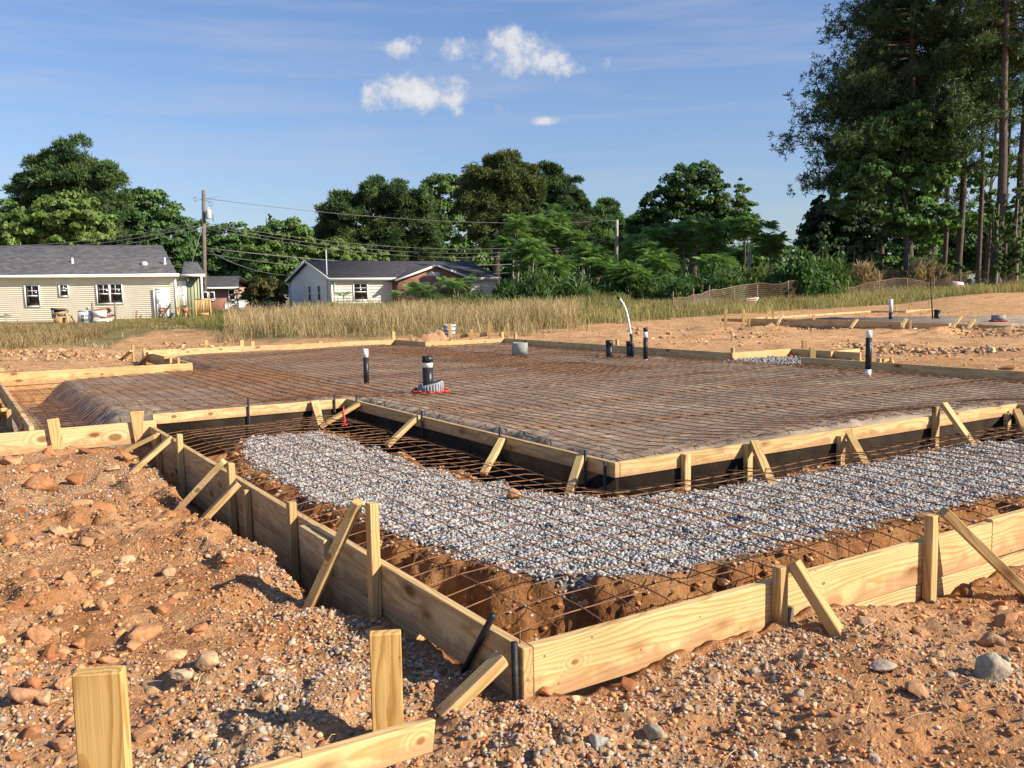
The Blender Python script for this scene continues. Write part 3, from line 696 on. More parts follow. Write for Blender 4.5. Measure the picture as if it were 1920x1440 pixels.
lapL = 'rusty wire mesh sheet laid over the dark plastic of the house pad'
strips = [(-2.4, -.9), (-1.0, .55), (.4, 1.95), (1.85, 3.4), (3.3, 4.85), (4.7, 6.2), (6.1, 7.65), (7.5, 9.0), (8.85, 10.4), (10.3, 11.8), (11.7, 13.2), (13.1, 14.6), (14.5, 15.9)]
for k, (a, e) in enumerate(strips):
    o = wires('wire_mesh', -.9, 8.85, a, e, lambda x, y, k=k: zpad(x, y)+.006*(k % 2), ins, step=.15 if a > 1 else .3, seed=100+k, r=.0030)
    tag(o, lapL, 'wire mesh', 'mesh sheets on the house pad')
for k, (a, e) in enumerate([(1.2, 2.7), (5.3, 6.6)]):
    # spare lengths lying doubled on the sheets
    o = wires('wire_mesh', a, e, 6.3+k*.6, 14.2, lambda x, y: zpad(x, y)+.016, ins, step=.2, seed=140+k, r=.003)
    tag(o, 'rusty extra mesh strip lying doubled on the pad nearer the ' + ('white-topped pipe' if k == 0 else 'grey tube'), 'wire mesh')
def zporch(x, y):
    e = np.minimum.reduce([sdf_poly(x, y, PORCH)]); b_ = sdf_poly(x, y, MOUND)
    return -.040+.022*sstep(-.05, .3, b_)+.014*fbm(x*1.5, y*1.5, 0, 2, 78)-.03*sstep(.25, 0, e)
inp_ = lambda x, y: (sdf_poly(x, y, PORCH) > .03)
tag(wires('wire_mesh', .07, 1.70, .1, 5.86, zporch, lambda x, y: inp_(x, y), step=.1, seed=160, r=.0029, bend=.016), 'rusty wire mesh over the gravel along the long side form', 'wire mesh')
tag(wires('wire_mesh', 1.56, 6.0, .06, 1.72, lambda x, y: zporch(x, y)+.008, lambda x, y: inp_(x, y), step=.1, seed=161, r=.0029, bend=.016), 'rusty wire mesh over the gravel along the front form', 'wire mesh')
# ------------------------------------------------------------------ lumber
from mathutils import Vector
MWORLD = {}
def frame_of(p0, p1, up=(0, 0, 1)):
    p0, p1 = np.array(p0, float), np.array(p1, float)
    x = p1-p0; ln = np.linalg.norm(x); x /= ln
    u = np.array(up, float)
    if abs(x@u) > .97: u = np.array((0.0, 1.0, 0.0))
    y = np.cross(u, x); y /= np.linalg.norm(y); z = np.cross(x, y)
    c = (p0+p1)/2
    return Matrix(((x[0], y[0], z[0], c[0]), (x[1], y[1], z[1], c[1]), (x[2], y[2], z[2], c[2]), (0, 0, 0, 1))), ln
def lumber(name, label, cat, p0, p1, h, t, group=None, mat='wood', up=(0, 0, 1), point=0.0, slant=0.0):
    """a length of wood from p0 to p1; h along `up`, t across; point tapers the p1 end, slant cuts the p0 end"""
    mw, ln = frame_of(p0, p1, up)
    bm = bmesh.new(); bmesh.ops.create_cube(bm, size=1)
    for v in bm.verts:
        sx = v.co.x
        v.co = (v.co.x*ln, v.co.y*t, v.co.z*h)
        if point and sx > 0: v.co.y *= 1-point*.4; v.co.z *= 1-point
        if slant and sx < 0: v.co.x += slant*v.co.z
    bmesh.ops.bevel(bm, geom=list(bm.edges), offset=min(.003, t*.08), segments=1, affect='EDGES')
    me = bpy.data.meshes.new(name); bm.to_mesh(me); bm.free(); me.materials.append(M[mat])
    o = bpy.data.objects.new(name, me); COL.objects.link(o); o.matrix_world = mw
    o['knot'] = (0.0, 50.0, .0001); o['knot_b'] = (0.0, 50.0, .0001); MWORLD[o.name] = mw
    return tag(o, label, cat, group)
def knots(o, *ks):
    for prop, (P, r) in zip(('knot', 'knot_b'), ks):
        l = MWORLD[o.name].inverted() @ Vector(P); o[prop] = (l.x, l.z, r)
    return o
T = .038
def fb(label, p0, p1, h=.184, t=T, zt=0.0, mat='wood'):
    """form board standing on edge, its top at zt, centre line p0-p1 in plan"""
    return lumber('form_board', label, 'board', (p0[0], p0[1], zt-h/2), (p1[0], p1[1], zt-h/2), h, t, 'form boards', mat)
vs1 = float(onu(592, 985, -.038)[1])
us1 = float(onv(1861, 979, 0)[0])
fb('near length of the long side form, meeting the front form at the corner', (-.019, 0), (-.019, vs1))
fb('far length of the long side form, running back to the hung boards', (-.019, vs1+.002), (-.019, VA-.04), zt=-.006)
fb('weathered lower board below the far length of the long side form', (-.016, vs1+.3), (-.016, VA-.04), .19, .034, -.193)
fb('weathered lower board below the near length of the long side form', (-.016, .75), (-.016, vs1+.29), .19, .034, -.189)
knots(fb('front form board with a big swirl of grain, nearest the camera corner', (.0005, .019), (us1, .019)), (onv(1078, 1241, 0), .011), (onv(1544, 1094, 0), .009))
fb('front form board at the picture edge, its top a little higher', (us1+.002, .019), (6.05, .019), zt=.013)
fb('lower board under the front form, below the long brace', (1.55, .021), (us1+.6, .021), .184, .034, -.187)
fb('lower board under the front form behind the shorter brace', (.98, .021), (1.547, .021), .184, .034, -.1875)
fb('lower board under the front form at the picture edge', (us1+.603, .021), (6.05, .021), .184, .034, -.1855)
fb('short cleat board covering the joint in the long side form', (-.038-.02, float(onu(606, 1000, -.076)[1])), (-.038-.02, float(onu(560, 972, -.076)[1])), .165, T, -.022)
# boards hung over the porch edge
H2 = .089
mid = 3.75
fb('hung two-by-four over black board from the inner near corner back to a joint', (A_+.019, B_+.0005), (A_+.019, mid), H2, T, H2)
fb('hung two-by-four over black board from the joint back to the far inner corner', (A_+.019, mid+.002), (A_+.019, VA-.001), H2, T, H2)
fb('hung two-by-four facing the sun from the inner near corner to a joint', (A_+.0385, B_+.019), (3.9, B_+.019), H2, T, H2)
knots(fb('hung two-by-four facing the sun from the joint to the picture edge', (3.902, B_+.019), (6.05, B_+.019), H2, T, H2), (onv(1795, 785, B_), .012))
knots(fb('two-by-four crossing the end of the porch, with two round knots', (.0, VA+.019), (A_+.04, VA+.019), H2, T, H2), (onv(326, 781, VA), .014), (onv(395, 776, VA), .015))
fb('house form board in shade where the porch ends at the picture edge', (6.069, B_+.04), (6.069, -.5), H2+.10, T, H2)
knots(fb('wide form board with two dark knots running off beside the clay heap', (-1.75, VA-.022), (.02, VA-.022), .184, T, .040), (onv(80, 823, VA-.04), .026), (onv(216, 820, VA-.04), .028))
fb('short shaded form board running back at the picture edge above the trench', (-.925, VA), (-.925, V4), .184, T, .075)
knots(fb('form board with one dark knot along the far side of the trench', (-1.4, V4+.019), (1.70, V4+.019), .184, T, H2), (onv(191, 702, V4), .018))
fb('shaded form board running back behind the one-knot board', (1.70, V4+.04), (1.70, V5), .184, T, H2)
xs = [float(onv(455, 652, V5)[0]), float(onv(551, 645, V5)[0])]
knots(fb('farthest form board, first length with swirling grain', (1.72, V5+.019), (xs[0], V5+.019), .184, T, H2+.01), (onv(352, 660, V5), .02), (onv(414, 655, V5), .02))
fb('farthest form board, middle length after the swirling grain', (xs[0]+.002, V5+.019), (xs[1]+1.0, V5+.019), .184, T, H2)
fb('farthest form board, last length before the step in the wall line', (xs[1]+1.002, V5+.019), (7.0, V5+.019), .184, T, H2)
fb('short shaded form board making the step in the far wall line', (7.0-.019, V6+.0005), (7.0-.019, V5-.0005), .184, T, H2)
knots(fb('far form board ahead of the dirt pile, catching full sun', (7.0, V6+.019), (U3, V6+.019), .184, T, H2), (onv(811, 648, V6), .02), (onv(910, 640, V6), .02))
vj = float(onu(1230, 652, U3)[1])
fb('shaded far form board running from the concrete tube corner to a joint behind the pipes', (U3+.019, V6+.039), (U3+.019, vj), .184, T, H2)
fb('shaded far form board from the joint behind the pipes to the small landing', (U3+.019, vj-.002), (U3+.019, 7.725), .184, T, H2)
fb('sunlit form board along one side of the small gravel landing', (U3+.0385, 7.725+.019), (10.25, 7.725+.019), .184, T, H2)
fb('shaded form board closing the back of the gravel landing', (10.27, 7.76), (10.27, 6.42), .184, T, H2)
fb('sunlit board end sticking out behind the gravel landing', tuple(at(1556, 666, .03)[:2]), tuple(at(1610, 660, .03)[:2]), .15, T, .085)
fb('shaded form board from the gravel landing toward the picture edge', (U3+.019, 6.40), (U3+.019, 2.0), .184, T, H2)
fb('shaded form board past the white banded pipe, outside the picture', (U3+.019, 1.998), (U3+.019, -4), .184, T, H2)
def sheet(label, x0, x1, y0, y1):
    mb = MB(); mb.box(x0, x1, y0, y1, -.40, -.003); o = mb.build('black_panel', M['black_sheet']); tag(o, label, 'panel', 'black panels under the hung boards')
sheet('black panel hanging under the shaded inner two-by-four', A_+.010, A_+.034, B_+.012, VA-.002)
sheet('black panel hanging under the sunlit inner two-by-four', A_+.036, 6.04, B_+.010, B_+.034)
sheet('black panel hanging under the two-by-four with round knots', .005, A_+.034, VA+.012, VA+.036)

# ------------------------------------------------------------------ stakes and braces
def stake(label, p, top, bot, w=.042, t=.038, lean=(0, 0), group='form stakes', mat='wood_b', point=0.0, along=(0, 1, 0)):
    p = np.array(p, float)
    return lumber('stake', label, 'stake', (p[0]+lean[0], p[1]+lean[1], top), (p[0], p[1], bot), w, t, group, mat, up=along, point=point)
def brace(label, top, foot, w=.058, t=.036, group='form braces', mat='wood_b', up=(0, 0, 1)):
    top, foot = np.array(top, float), np.array(foot, float)
    d = foot-top; d /= np.linalg.norm(d)
    return lumber('brace', label, 'brace', top, foot+d*.05, t, w, group, mat, up=up)
XL = -.038-.021
def sL(px, ytop, label, **k):
    p = onu(px, ytop, XL); stake(label, (XL, p[1], 0), p[2], -.46, **k); return p
# outer side form
a = sL(697, 943, 'tallest stake on the long side form, nearest the corner, with a brace leaning on it', w=.05, t=.04)
knots(brace('long brace with a dark knot leaning on the tallest side form stake', onu(671, 940, XL-.045), at(582, 1134, -.19)), (at(630, 1035, .03), .012))
a = sL(546, 941, 'stake beside the cleat on the long side form, without a brace', w=.05, t=.04)
a = sL(432, 868, 'stake near the middle of the long side form with a knotty brace', w=.045, t=.04)
knots(brace('knotty brace leaning on the stake near the middle of the side form', onu(420, 864, XL-.042), at(338, 952, -.17)), (at(362, 925, -.06), .014))
brace('clean brace nailed high on the side form beside the knotty brace', onu(447, 906, -.075), at(384, 972, -.18))
stake('dark short stake hidden behind the clean brace on the side form', (XL, onu(462, 915, XL)[1], 0), -.02, -.42, w=.04, t=.036)
a = sL(336, 814, 'stake in shade at the far part of the side form with a long brace', w=.045, t=.04)
brace('long sunlit brace on the far part of the side form', onu(322, 820, XL-.042), at(249, 884, -.16))
stake('small stake at the far end of the side form', (XL, onu(295, 812, XL)[1], 0), -.005, -.38, w=.04, t=.034)
brace('short brace low at the far end of the side form', onu(291, 818, XL-.03), at(229, 848, -.14))
# near corner
brace('pale splintered brace at the near corner where the two forms meet', (-.075, .055, -.035), ground_pt(850, 1322), w=.055, t=.038)
def rod(label, p0, p1, r=.0095):
    mb = MB(); mb.tube([p0, p1], r, 8); o = mb.build('steel_stake', M['steel_dark']); return tag(o, label, 'steel stake', 'steel form stakes')
q = onu(925, 1153, -.055); q2 = ground_pt(868, 1260)
rod('leaning black steel stake crossing the side form near the corner', q, q2+(q2-q)*.2, .011)
q = onu(964, 1204, -.055)
rod('upright black steel stake against the end of the corner board', (q[0], q[1], q[2]), (-.05, .02, -.34), .011)
mb = MB(); p = np.array([-.018, .045, -.01]); mb.tube([p, p+(0.0, 0, .058)], .0022, 6); mb.tube([p+(0, 0, .056), p+(0, 0, .060)], .006, 8)
tag(mb.build('nail', M['rust']), 'bent nail standing in the top of the corner board', 'nail')
# front form
YF = -.022
def sF(px, ytop, label, **k):
    p = onv(px, ytop, YF); stake(label, (p[0], YF, 0), p[2], -.34, along=(1, 0, 0), **k); return p
a = sF(1463, 1062, 'stake of the front form nearer the corner', w=.044, t=.042)
brace('shorter brace on the front form, nearer the corner', (a[0]+.048, YF-.02, a[2]+.01), ground_pt(1566, 1180), w=.055, t=.04)
a = sF(1747, 966, 'tall stake of the front form at the picture edge', w=.046, t=.042)
brace('long brace with one knot on the front form at the picture edge', (a[0]+.05, YF-.02, a[2]+.015), ground_pt(1936, 1122), w=.06, t=.04)
p = ground_pt(1493, 1172); o = None
lumber('stake_stub', 'stub of broken stake in shadow beside the shorter front brace', 'stake', (p[0], -.02, -.10), (p[0], -.02, -.24), .03, .03, None, 'pole', up=(1, 0, 0))
# foreground batter boards
p1 = dist(186, 1256, 1.66)
g1 = float(H(p1[0], p1[1]))
stake('nearest upright stake with straight grain and flat top', p1, p1[2], g1-.2, w=.088, t=.036, mat='wood_fg', group='foreground stakes', along=tuple(RT+.12*FH))
p2 = dist(722, 1188, 2.50)
stake('upright foreground stake with bulging grain behind the crossboard', p2, p2[2]+.005, float(H(p2[0], p2[1]))-.2, w=.088, t=.036, mat='wood_fg', group='foreground stakes', along=tuple(RT+.12*FH))
c1, c0 = dist(806, 1376, 2.36), dist(440, 1490, 1.90)
knots(lumber('crossboard', 'crossboard with a dark knot at its end, nailed to the foreground stake', 'board', c0, c1, .085, .036, None, 'wood', up=(0, 0, 1)), (dist(772, 1382, 2.33), .012))
mb = MB(); p = dist(566, 1418, 2.02); mb.tube([p-(0, 0, .02), p+(0, 0, .02)], .0018, 5); tag(mb.build('nail', M['rust']), 'rusty nail standing on the foreground crossboard', 'nail')
# inner run along the porch, shaded face
XI = A_-.022
def on_grav(px, py): 
    return at(px, py, -.085)
brace('brace with one knot at the far inner corner of the porch', onu(673, 757, XI), on_grav(608, 796), w=.055, t=.036)
brace('brown brace second from the far inner corner of the porch', onu(784, 780, XI), on_grav(733, 829), w=.05, t=.036)
brace('brace half way along the shaded inner two-by-four', onu(942, 824, XI), on_grav(911, 880), w=.045, t=.036)
brace('brace next to the inner near corner with a sunlit patch at its top', onu(1090, 852, XI), on_grav(1070, 918), w=.05, t=.036)
for lab, px, y0, y1 in [('black steel stake on the shaded inner form beside the brown brace', 791, 770, 815), ('black steel stake at the far inner corner behind the knotted brace', 668, 739, 775), ('black steel stake half way along the shaded inner form', 937, 801, 860), ('black steel stake next to the brace by the inner near corner', 1097, 844, 900), ('black steel stake nearest the inner near corner', 1134, 866, 925)]:
    q = onu(px, y0, XI+.004); rod(lab, q, (XI+.004, q[1], -.4), .009)
for lab, px, y0 in [('tall black steel stake on the two-by-four with round knots', 465, 746), ('black steel stake on the cross form near the far inner corner', 627, 741)]:
    q = onv(px, y0, VA-.012); rod(lab, q, (q[0], VA-.012, -.38), .009)
q = onv(590, 752, VA-.02); q2 = onv(601, 796, VA-.16)
lumber('stake', 'wedge stake against the cross form near the far inner corner', 'stake', q, q2+(q2-q)*.15, .085, .03, 'form stakes', 'wood_b', up=(1, 0, 0), point=.35)
q = onv(256, 771, VA-.06)
stake('pale pointed wedge stake where the side form meets the wide knotty board', (q[0], q[1], 0), q[2], -.19, w=.115, t=.034, lean=(.0, .0), point=.62, along=(1, 0, 0))
q = onv(100, 785, VA-.06)
stake('leaning stake with a knot on the wide knotty board', (q[0]+.03, q[1], 0), q[2], -.22, w=.088, t=.034, lean=(-.035, 0), along=(1, 0, 0))
# inner run, sunlit face
YI = B_-.022
for lab, px, y0, br in [('stake without a brace on the sunlit inner two-by-four', 1286, 851, None), ('stake with brace nearest the unbraced stake on the sunlit inner form', 1403, 832, (1409, 829, 1443, 900)), ('slim stake with brace half way along the sunlit inner form', 1577, 817, (1588, 814, 1618, 863)), ('tallest stake with brace on the sunlit inner form', 1755, 762, (1766, 757, 1822, 832)), ('last stake with brace on the sunlit inner form by the picture edge', 1889, 775, (1903, 770, 1932, 826))]:
    q = onv(px, y0, YI); stake(lab, (q[0], YI, 0), q[2], -.36, w=.05, t=.04, along=(1, 0, 0))
    if br:
        q = onv(br[0], br[1], YI-.02); f = on_grav(br[2], br[3])
        brace(lab.replace('stake with brace', 'brace of the stake').replace('slim brace', 'brace'), (q[0]+.02, YI-.02, q[2]), f, w=.055, t=.036)
# far stakes: px, top y, side
def sfar(label, px, y0, u=None, v=None, w=.07, t=.038, bot=-.2):
    q = onu(px, y0, u) if u is not None else onv(px, y0, v)
    return stake(label, (q[0], q[1], 0), q[2], bot, w=w, t=t, group='far form stakes', along=(1, 0, 0) if v is not None else (0, 1, 0))
v5 = V5+.058; v6 = V6+.058; u3 = U3+.058
for lab, px, y0 in [('stake top behind the farthest form, first from the shaded corner', 386, 638), ('stake top behind the farthest form, second and slimmer', 423, 640), ('tallest stake top of the four behind the farthest form', 453, 638), ('stake top behind the farthest form, fourth and widest', 473, 640), ('tiny stake top behind the farthest form by its last joint', 600, 640), ('stake top just before the step in the far wall line', 737.5, 622)]:
    sfar(lab, px, y0, v=v5, w=.075 if px not in (423,) else .05)
for lab, px, y0 in [('small sunlit stake top behind the far board by the dirt pile', 808, 640), ('stake top behind the sunlit far board near the tall batter posts', 942, 623)]:
    sfar(lab, px, y0, v=v6, w=.07)
for lab, px, y0 in [('stake top behind the shaded form between the two black capped pipes', 1157, 636), ('stake top behind the shaded form just before the landing', 1374, 652), ('small stake top past the landing on the shaded form', 1648, 672), ('stake top at the concrete tube corner of the far form', 966, 625)]:
    sfar(lab, px, y0, u=u3, w=.06)
for lab, px, y0, y1 in [('leaning stake just behind the step in the far form', 775, 627, 641), ('tall batter post beside the striped bucket', 843.5, 607, 640), ('short stake carrying the first batter rail', 884, 617, 640), ('tallest batter post beyond the far forms', 917.5, 603, 636), ('slim batter post at the far corner behind the concrete tube', 953, 605, 634)]:
    q = dist(px, y0, 21.5); stake(lab, q, q[2], -.2, w=.085 if px < 930 else .05, t=.038, group='batter board posts', along=tuple(RT), lean=(-.1, 0) if px == 775 else (0, 0))
for lab, a, b_ in [('first batter rail beyond the far forms, from the bucket post', (849, 632), (881, 628)), ('second batter rail beyond the far forms, toward the tallest post', (889, 629), (917, 626))]:
    lumber('batter_rail', lab, 'board', dist(*a, 21.6), dist(*b_, 21.6), .11, .03, 'batter rails', 'wood')
lumber('batter_rail', 'shaded batter rail from the tallest post to the slim post', 'board', dist(918, 627, 21.6), dist(953, 629, 21.6), .07, .03, 'batter rails', 'wood')
# the cluster of stakes outside the shaded board on the far left
ub = 1.62
for lab, px, y0 in [('stake at the outer end of the shaded board behind the one-knot board', 248.5, 646), ('second stake along the shaded board behind the one-knot board', 270, 652), ('blocky stake at the near end of that shaded board', 319.5, 670), ('slim stake beside the blocky stake at the end of the shaded board', 334, 671)]:
    q = onu(px, y0, ub); stake(lab, (ub, q[1], 0), q[2], -.25, w=.07, t=.038, group='far form stakes')
brace('far brace sloping to the dirt from the outer end of the shaded board', onu(246, 658, ub-.04), ground_pt(228, 674), w=.07)
brace('far brace in front of the shaded board, longest of the three', onu(282, 662, ub-.04), ground_pt(259, 685), w=.07)
brace('far brace closest to the one-knot board end', onu(312, 671, ub-.04), ground_pt(306, 682), w=.07)
# the shaded corner at the left picture edge
q = at(43, 776, .09); stake('blocky stake at the left picture edge beside the trench', q, q[2], -.3, w=.07, t=.04)
brace('brace with a sharp end beside the blocky stake at the left picture edge', at(49, 798, .02), at(40, 812, -.12), w=.07)
q = at(16, 768, .07); stake('stake at the very left edge of the picture', q, q[2], -.3, w=.07, t=.04)
brace('brace at the very left edge of the picture', at(8, 768, .05), at(-14, 796, -.12), w=.06)
q = dist(3, 690, 15.0); stake('stake top behind the one-knot board at the left picture edge', q, q[2], -.2, w=.07, t=.038, along=(1, 0, 0))
# landing bits
for lab, px, y0, y1 in [('stake top behind the landing form, darkest and tallest', 1508, 642, 660), ('block stake at the near end of the landing form', 1523, 656, 676)]:
    q = at(px, y1-4, .0); stake(lab, q, q[2]+(y1-y0)/F_PX*float((q-CAM)@FW), -.2, w=.085, t=.06, group='far form stakes', along=tuple(RT))
lumber('scrap_block', 'small offcut block on the dirt behind the shaded landing form', 'wood scrap', at(1654, 678, .06), at(1666, 677, .06), .07, .06, None, 'wood_b')
lumber('scrap_block', 'upright sliver of wood beside the offcut block behind the form', 'wood scrap', at(1670, 673, .12), at(1674, 679, .04), .05, .03, None, 'wood_b')
# ribbons and string
def strip(name, label, cat, pts, w, mat, side=(0, 0, 1)):
    mb = MB()
    for a, b_ in zip(pts[:-1], pts[1:]): mb.bar(a, b_, w, .003, side)
    return tag(mb.build(name, M[mat]), label, cat)
q = onu(1383, 683, U3-.01)
strip('ribbon', 'pink marking ribbon tied at the landing corner of the form', 'ribbon', [onu(1371, 670, U3-.03), onu(1377, 676, U3-.02), onu(1385, 684, U3-.02)], .035, 'pink')
strip('ribbon', 'red paint mark on the inside corner of the landing form', 'ribbon', [at(1483, 655, .06)-(.02, .02, 0), at(1483, 668, -.02)-(.02, .02, 0)], .06, 'red_tape', (1, 0, 0))
s0, s1 = at(447, 707, .035), at(610, 748, .075)
mb = MB(); mb.tube([s0+(s1-s0)*k/12+np.array((0, 0, .008*math.sin(k*1.7))) for k in range(13)], .006, 5)
tag(mb.build('string_line', m_plain('orange_string', (.62, .20, .11), .7, .1, 9)), 'orange string line lying over the mesh on the pad', 'string')
mb = MB(); q = at(645, 797, -.07)
V, F = blob(2, 77, .5, 2.0, (1, .8, .7)); mb.add(V*np.array((.045, .035, .018))+q, F); mb.tube([q, q+(.012, .006, .05), q+(-.004, 0, .11), q+(.004, 0, .17)], [.022, .009, .011, .003], 5)
tag(mb.build('red_flag', M['red_tape']), 'crumpled red plastic hanging at the far inner corner of the porch', 'plastic scrap')

# ------------------------------------------------------------------ plumbing stubs
def pipe_base(px, py, D=None):
    P = at(px, py, 0.0)
    z = float(pad_h(P[0], P[1])) if D is None else 0
    return at(px, py, z) if D is None else dist(px, py, D)
def pipe(label, px, py, r, bands, n=20, loc=None, cap=False):
    """bands: (z0, z1, material, radius factor)"""
    P = pipe_base(px, py) if loc is None else loc
    t = thing('stub_pipe', label, 'pipe', P, group='plumbing stubs')
    for nm, z0, z1, mt, k in bands:
        mb = MB(); rr = r*k
        prof = [(rr*.86, z0), (rr, z0), (rr, z1), (rr*.86, z1), (rr*.86, max(z0, z1-.12))]
        if cap: prof += [(0.0001, max(z0, z1-.12))]
        mb.lathe(prof, n); mb.build(nm, M[mt], t, smooth=False)
    return t
def tape(label, P, r, seed, h=.03, n=9):
    mb = MB(); rg = np.random.default_rng(seed)
    m = n*7; a = np.linspace(0, 2*math.pi*(min(1.0, n/14+.25)), m)+rg.uniform(0, 6.3)
    jit = np.array([rg.uniform(-1, 1, m) for _ in range(4)])
    d = r*(1.04+.22*np.abs(jit[0])); z = h*(.45+.45*jit[1])
    mb.tube(np.stack([P[0]+d*np.cos(a), P[1]+d*np.sin(a), P[2]+z], -1), r*(.035+.075*np.abs(jit[2])**2), 5)
    return tag(mb.build('red_tape', M['red_tape']), label, 'tape')
p = pipe('slim black wrapped pipe with a white top, nearest the porch corner', 687.5, 721, .032, [('wrap', -.05, .335, 'black_plastic', 1.06), ('pipe', .334, .44, 'white_pvc', 1.0)])
P2 = pipe_base(803, 738)
p = pipe('thick black wrapped pipe with torn black cap standing in a grey collar', 803, 738, .057, [('wrap', -.05, .29, 'black_plastic', 1.05), ('pipe', .289, .37, 'white_pvc', 1.0), ('cap', .345, .415, 'black_plastic', 1.08)], cap=True)
t = thing('collar', 'short grey ribbed collar cut crooked around the thick black pipe', 'collar', (P2[0]+.03, P2[1], P2[2]))
mb = MB(); n = 28; rr = .138
th = np.arange(n)*2*math.pi/n; zz = .115+.028*np.sin(th+2.0)
Vo = np.stack([rr*np.cos(th), rr*np.sin(th), zz*0-.03], -1); Vt = np.stack([rr*np.cos(th), rr*np.sin(th), zz], -1); Vi = np.stack([rr*.9*np.cos(th), rr*.9*np.sin(th), zz], -1); Vb = np.stack([rr*.9*np.cos(th), rr*.9*np.sin(th), zz*0-.03], -1)
j = np.arange(n); k = (j+1) % n
mb.add(np.concatenate([Vo, Vt, Vi, Vb]), np.concatenate([np.stack([j, k, k+n, j+n], -1), np.stack([j+n, k+n, k+2*n, j+2*n], -1), np.stack([j+2*n, k+2*n, k+3*n, j+3*n], -1)]))
mb.build('ring', M['grey_pipe'], t)
mb = MB()
for q in range(n): mb.bar((rr*1.01*math.cos(th[q]), rr*1.01*math.sin(th[q]), -.02), (rr*1.01*math.cos(th[q]), rr*1.01*math.sin(th[q]), zz[q]-.015), .010, .012)
mb.build('ribs', M['grey_pipe'], t)
tape('crumpled red tape round the base of the grey collar', (P2[0]+.02, P2[1]-.01, P2[2]+.02), .17, 5, n=14)
P3 = pipe_base(975, 670)
t = thing('concrete_tube', 'squat grey mottled tube standing near the far corner of the pad', 'tube', P3)
mb = MB(); mb.lathe([(.118, .02), (.134, -.04), (.134, .245), (.130, .252), (.118, .252), (.118, .1), (.0001, .1)], 32); mb.build('tube', m_plain('mottled_concrete', (.29, .295, .30), .8, .28, 13, bmp=.2), t, smooth=False)
tape('strip of red tape by the squat grey tube', (P3[0]-.12, P3[1]-.05, P3[2]), .09, 15, n=4)
pipe('black capped pipe standing alone by the shaded far form', 1142.5, 672, .055, [('wrap', -.05, .22, 'black_plastic', 1.0), ('cap', .22, .30, 'black_plastic', 1.10)], cap=True)
P5 = pipe_base(1182, 671)
p = pipe('black capped pipe with a white flexible tube rising from it', 1181, 671, .058, [('wrap', -.05, .21, 'black_plastic', 1.0), ('cap', .21, .275, 'black_plastic', 1.08)], cap=True)
mb = MB(); d5 = float((P5-CAM)@FW)
top = [dist(x, y, d5-.05) for x, y in [(1186, 655), (1185, 640), (1183.5, 625), (1180, 603), (1175.5, 583), (1170, 570), (1163, 560)]]
mb.tube([np.array(q)-P5 for q in top], .017, 8); mb.build('flexible_tube', M['white_pvc'], p, smooth=True)
mb = MB(); mb.tube([dist(1187, 672, d5-.06)-P5, dist(1187, 650, d5-.06)-P5, dist(1184, 626, d5-.06)-P5], [.03, .028, .022], 8); mb.build('tube_wrap', M['black_plastic'], p)
mb = MB(); mb.tube([top[-1]-P5, dist(1158, 557, d5-.05)-P5], .022, 8); mb.build('tube_end', M['black_plastic'], p)
tape('bright red tape at the foot of the pipe with the flexible tube', (P5[0], P5[1], P5[2]), .075, 25, n=8)
pipe('slim taped pipe with white band and black tip by the far form', 1210.5, 675.5, .036, [('foot', -.05, .02, 'white_pvc', .9), ('wrap', .02, .36, 'black_plastic', 1.05), ('pipe', .36, .455, 'white_pvc', .95), ('tip', .455, .52, 'black_plastic', 1.0)])
P7 = pipe_base(1628, 706)
pipe('tall pipe with white ends and black middle near the landing', 1627.5, 706, .035, [('foot', -.05, .09, 'white_pvc', .98), ('wrap', .09, .47, 'black_plastic', 1.04), ('top', .47, .56, 'white_pvc', .98)])
tape('scrap of red tape by the foot of the tall white-ended pipe', (P7[0]+.05, P7[1]-.03, P7[2]), .06, 35, n=4)
# ------------------------------------------------------------------ second foundation across the lot
def gz(P): return float(H(P[0], P[1]))
def far_board(label, a, da, b_, db, h, mat='wood'):
    A, B = dist(*a, da), dist(*b_, db)
    lumber('form_board', label, 'board', A-(0, 0, h/2), B-(0, 0, h/2), h, .045, 'second foundation boards', mat)
far_board('shaded front board of the second foundation, first length from the low batter posts', (1402, 597), 29.5, (1592, 600), 27.2, .27)
far_board('shaded front board of the second foundation, length by the white scrap', (1594, 600), 27.2, (1690, 603.5), 26.4, .29)
far_board('shaded front board of the second foundation, length behind the dirt ridge', (1697, 604), 26.3, (1830, 608.5), 25.4, .29)
far_board('shaded front board of the second foundation, length at the picture edge', (1832, 608.5), 25.4, (1990, 614), 24.4, .29)
far_board('sunlit back board of the second foundation, narrowing toward the batter posts', (1415, 596), 34, (1632, 582.5), 37.5, .25)
far_board('shaded back board of the second foundation behind the white-topped pipe', (1634, 582.5), 37.5, (1697, 583.5), 36.5, .25)
far_board('bright back board of the second foundation behind the thin rod', (1698, 581.5), 36.5, (1781, 577.5), 38.5, .30)
far_board('shaded back board of the second foundation running out at the picture edge', (1783, 581), 38.5, (1990, 584), 36, .26)
far_board('low batter rail joining the two posts left of the second foundation', (1353, 597), 29.8, (1400, 598), 29.4, .10)
far_board('thin far rail between the two batter posts of the second foundation', (1362, 594), 31, (1396, 594), 31, .05)
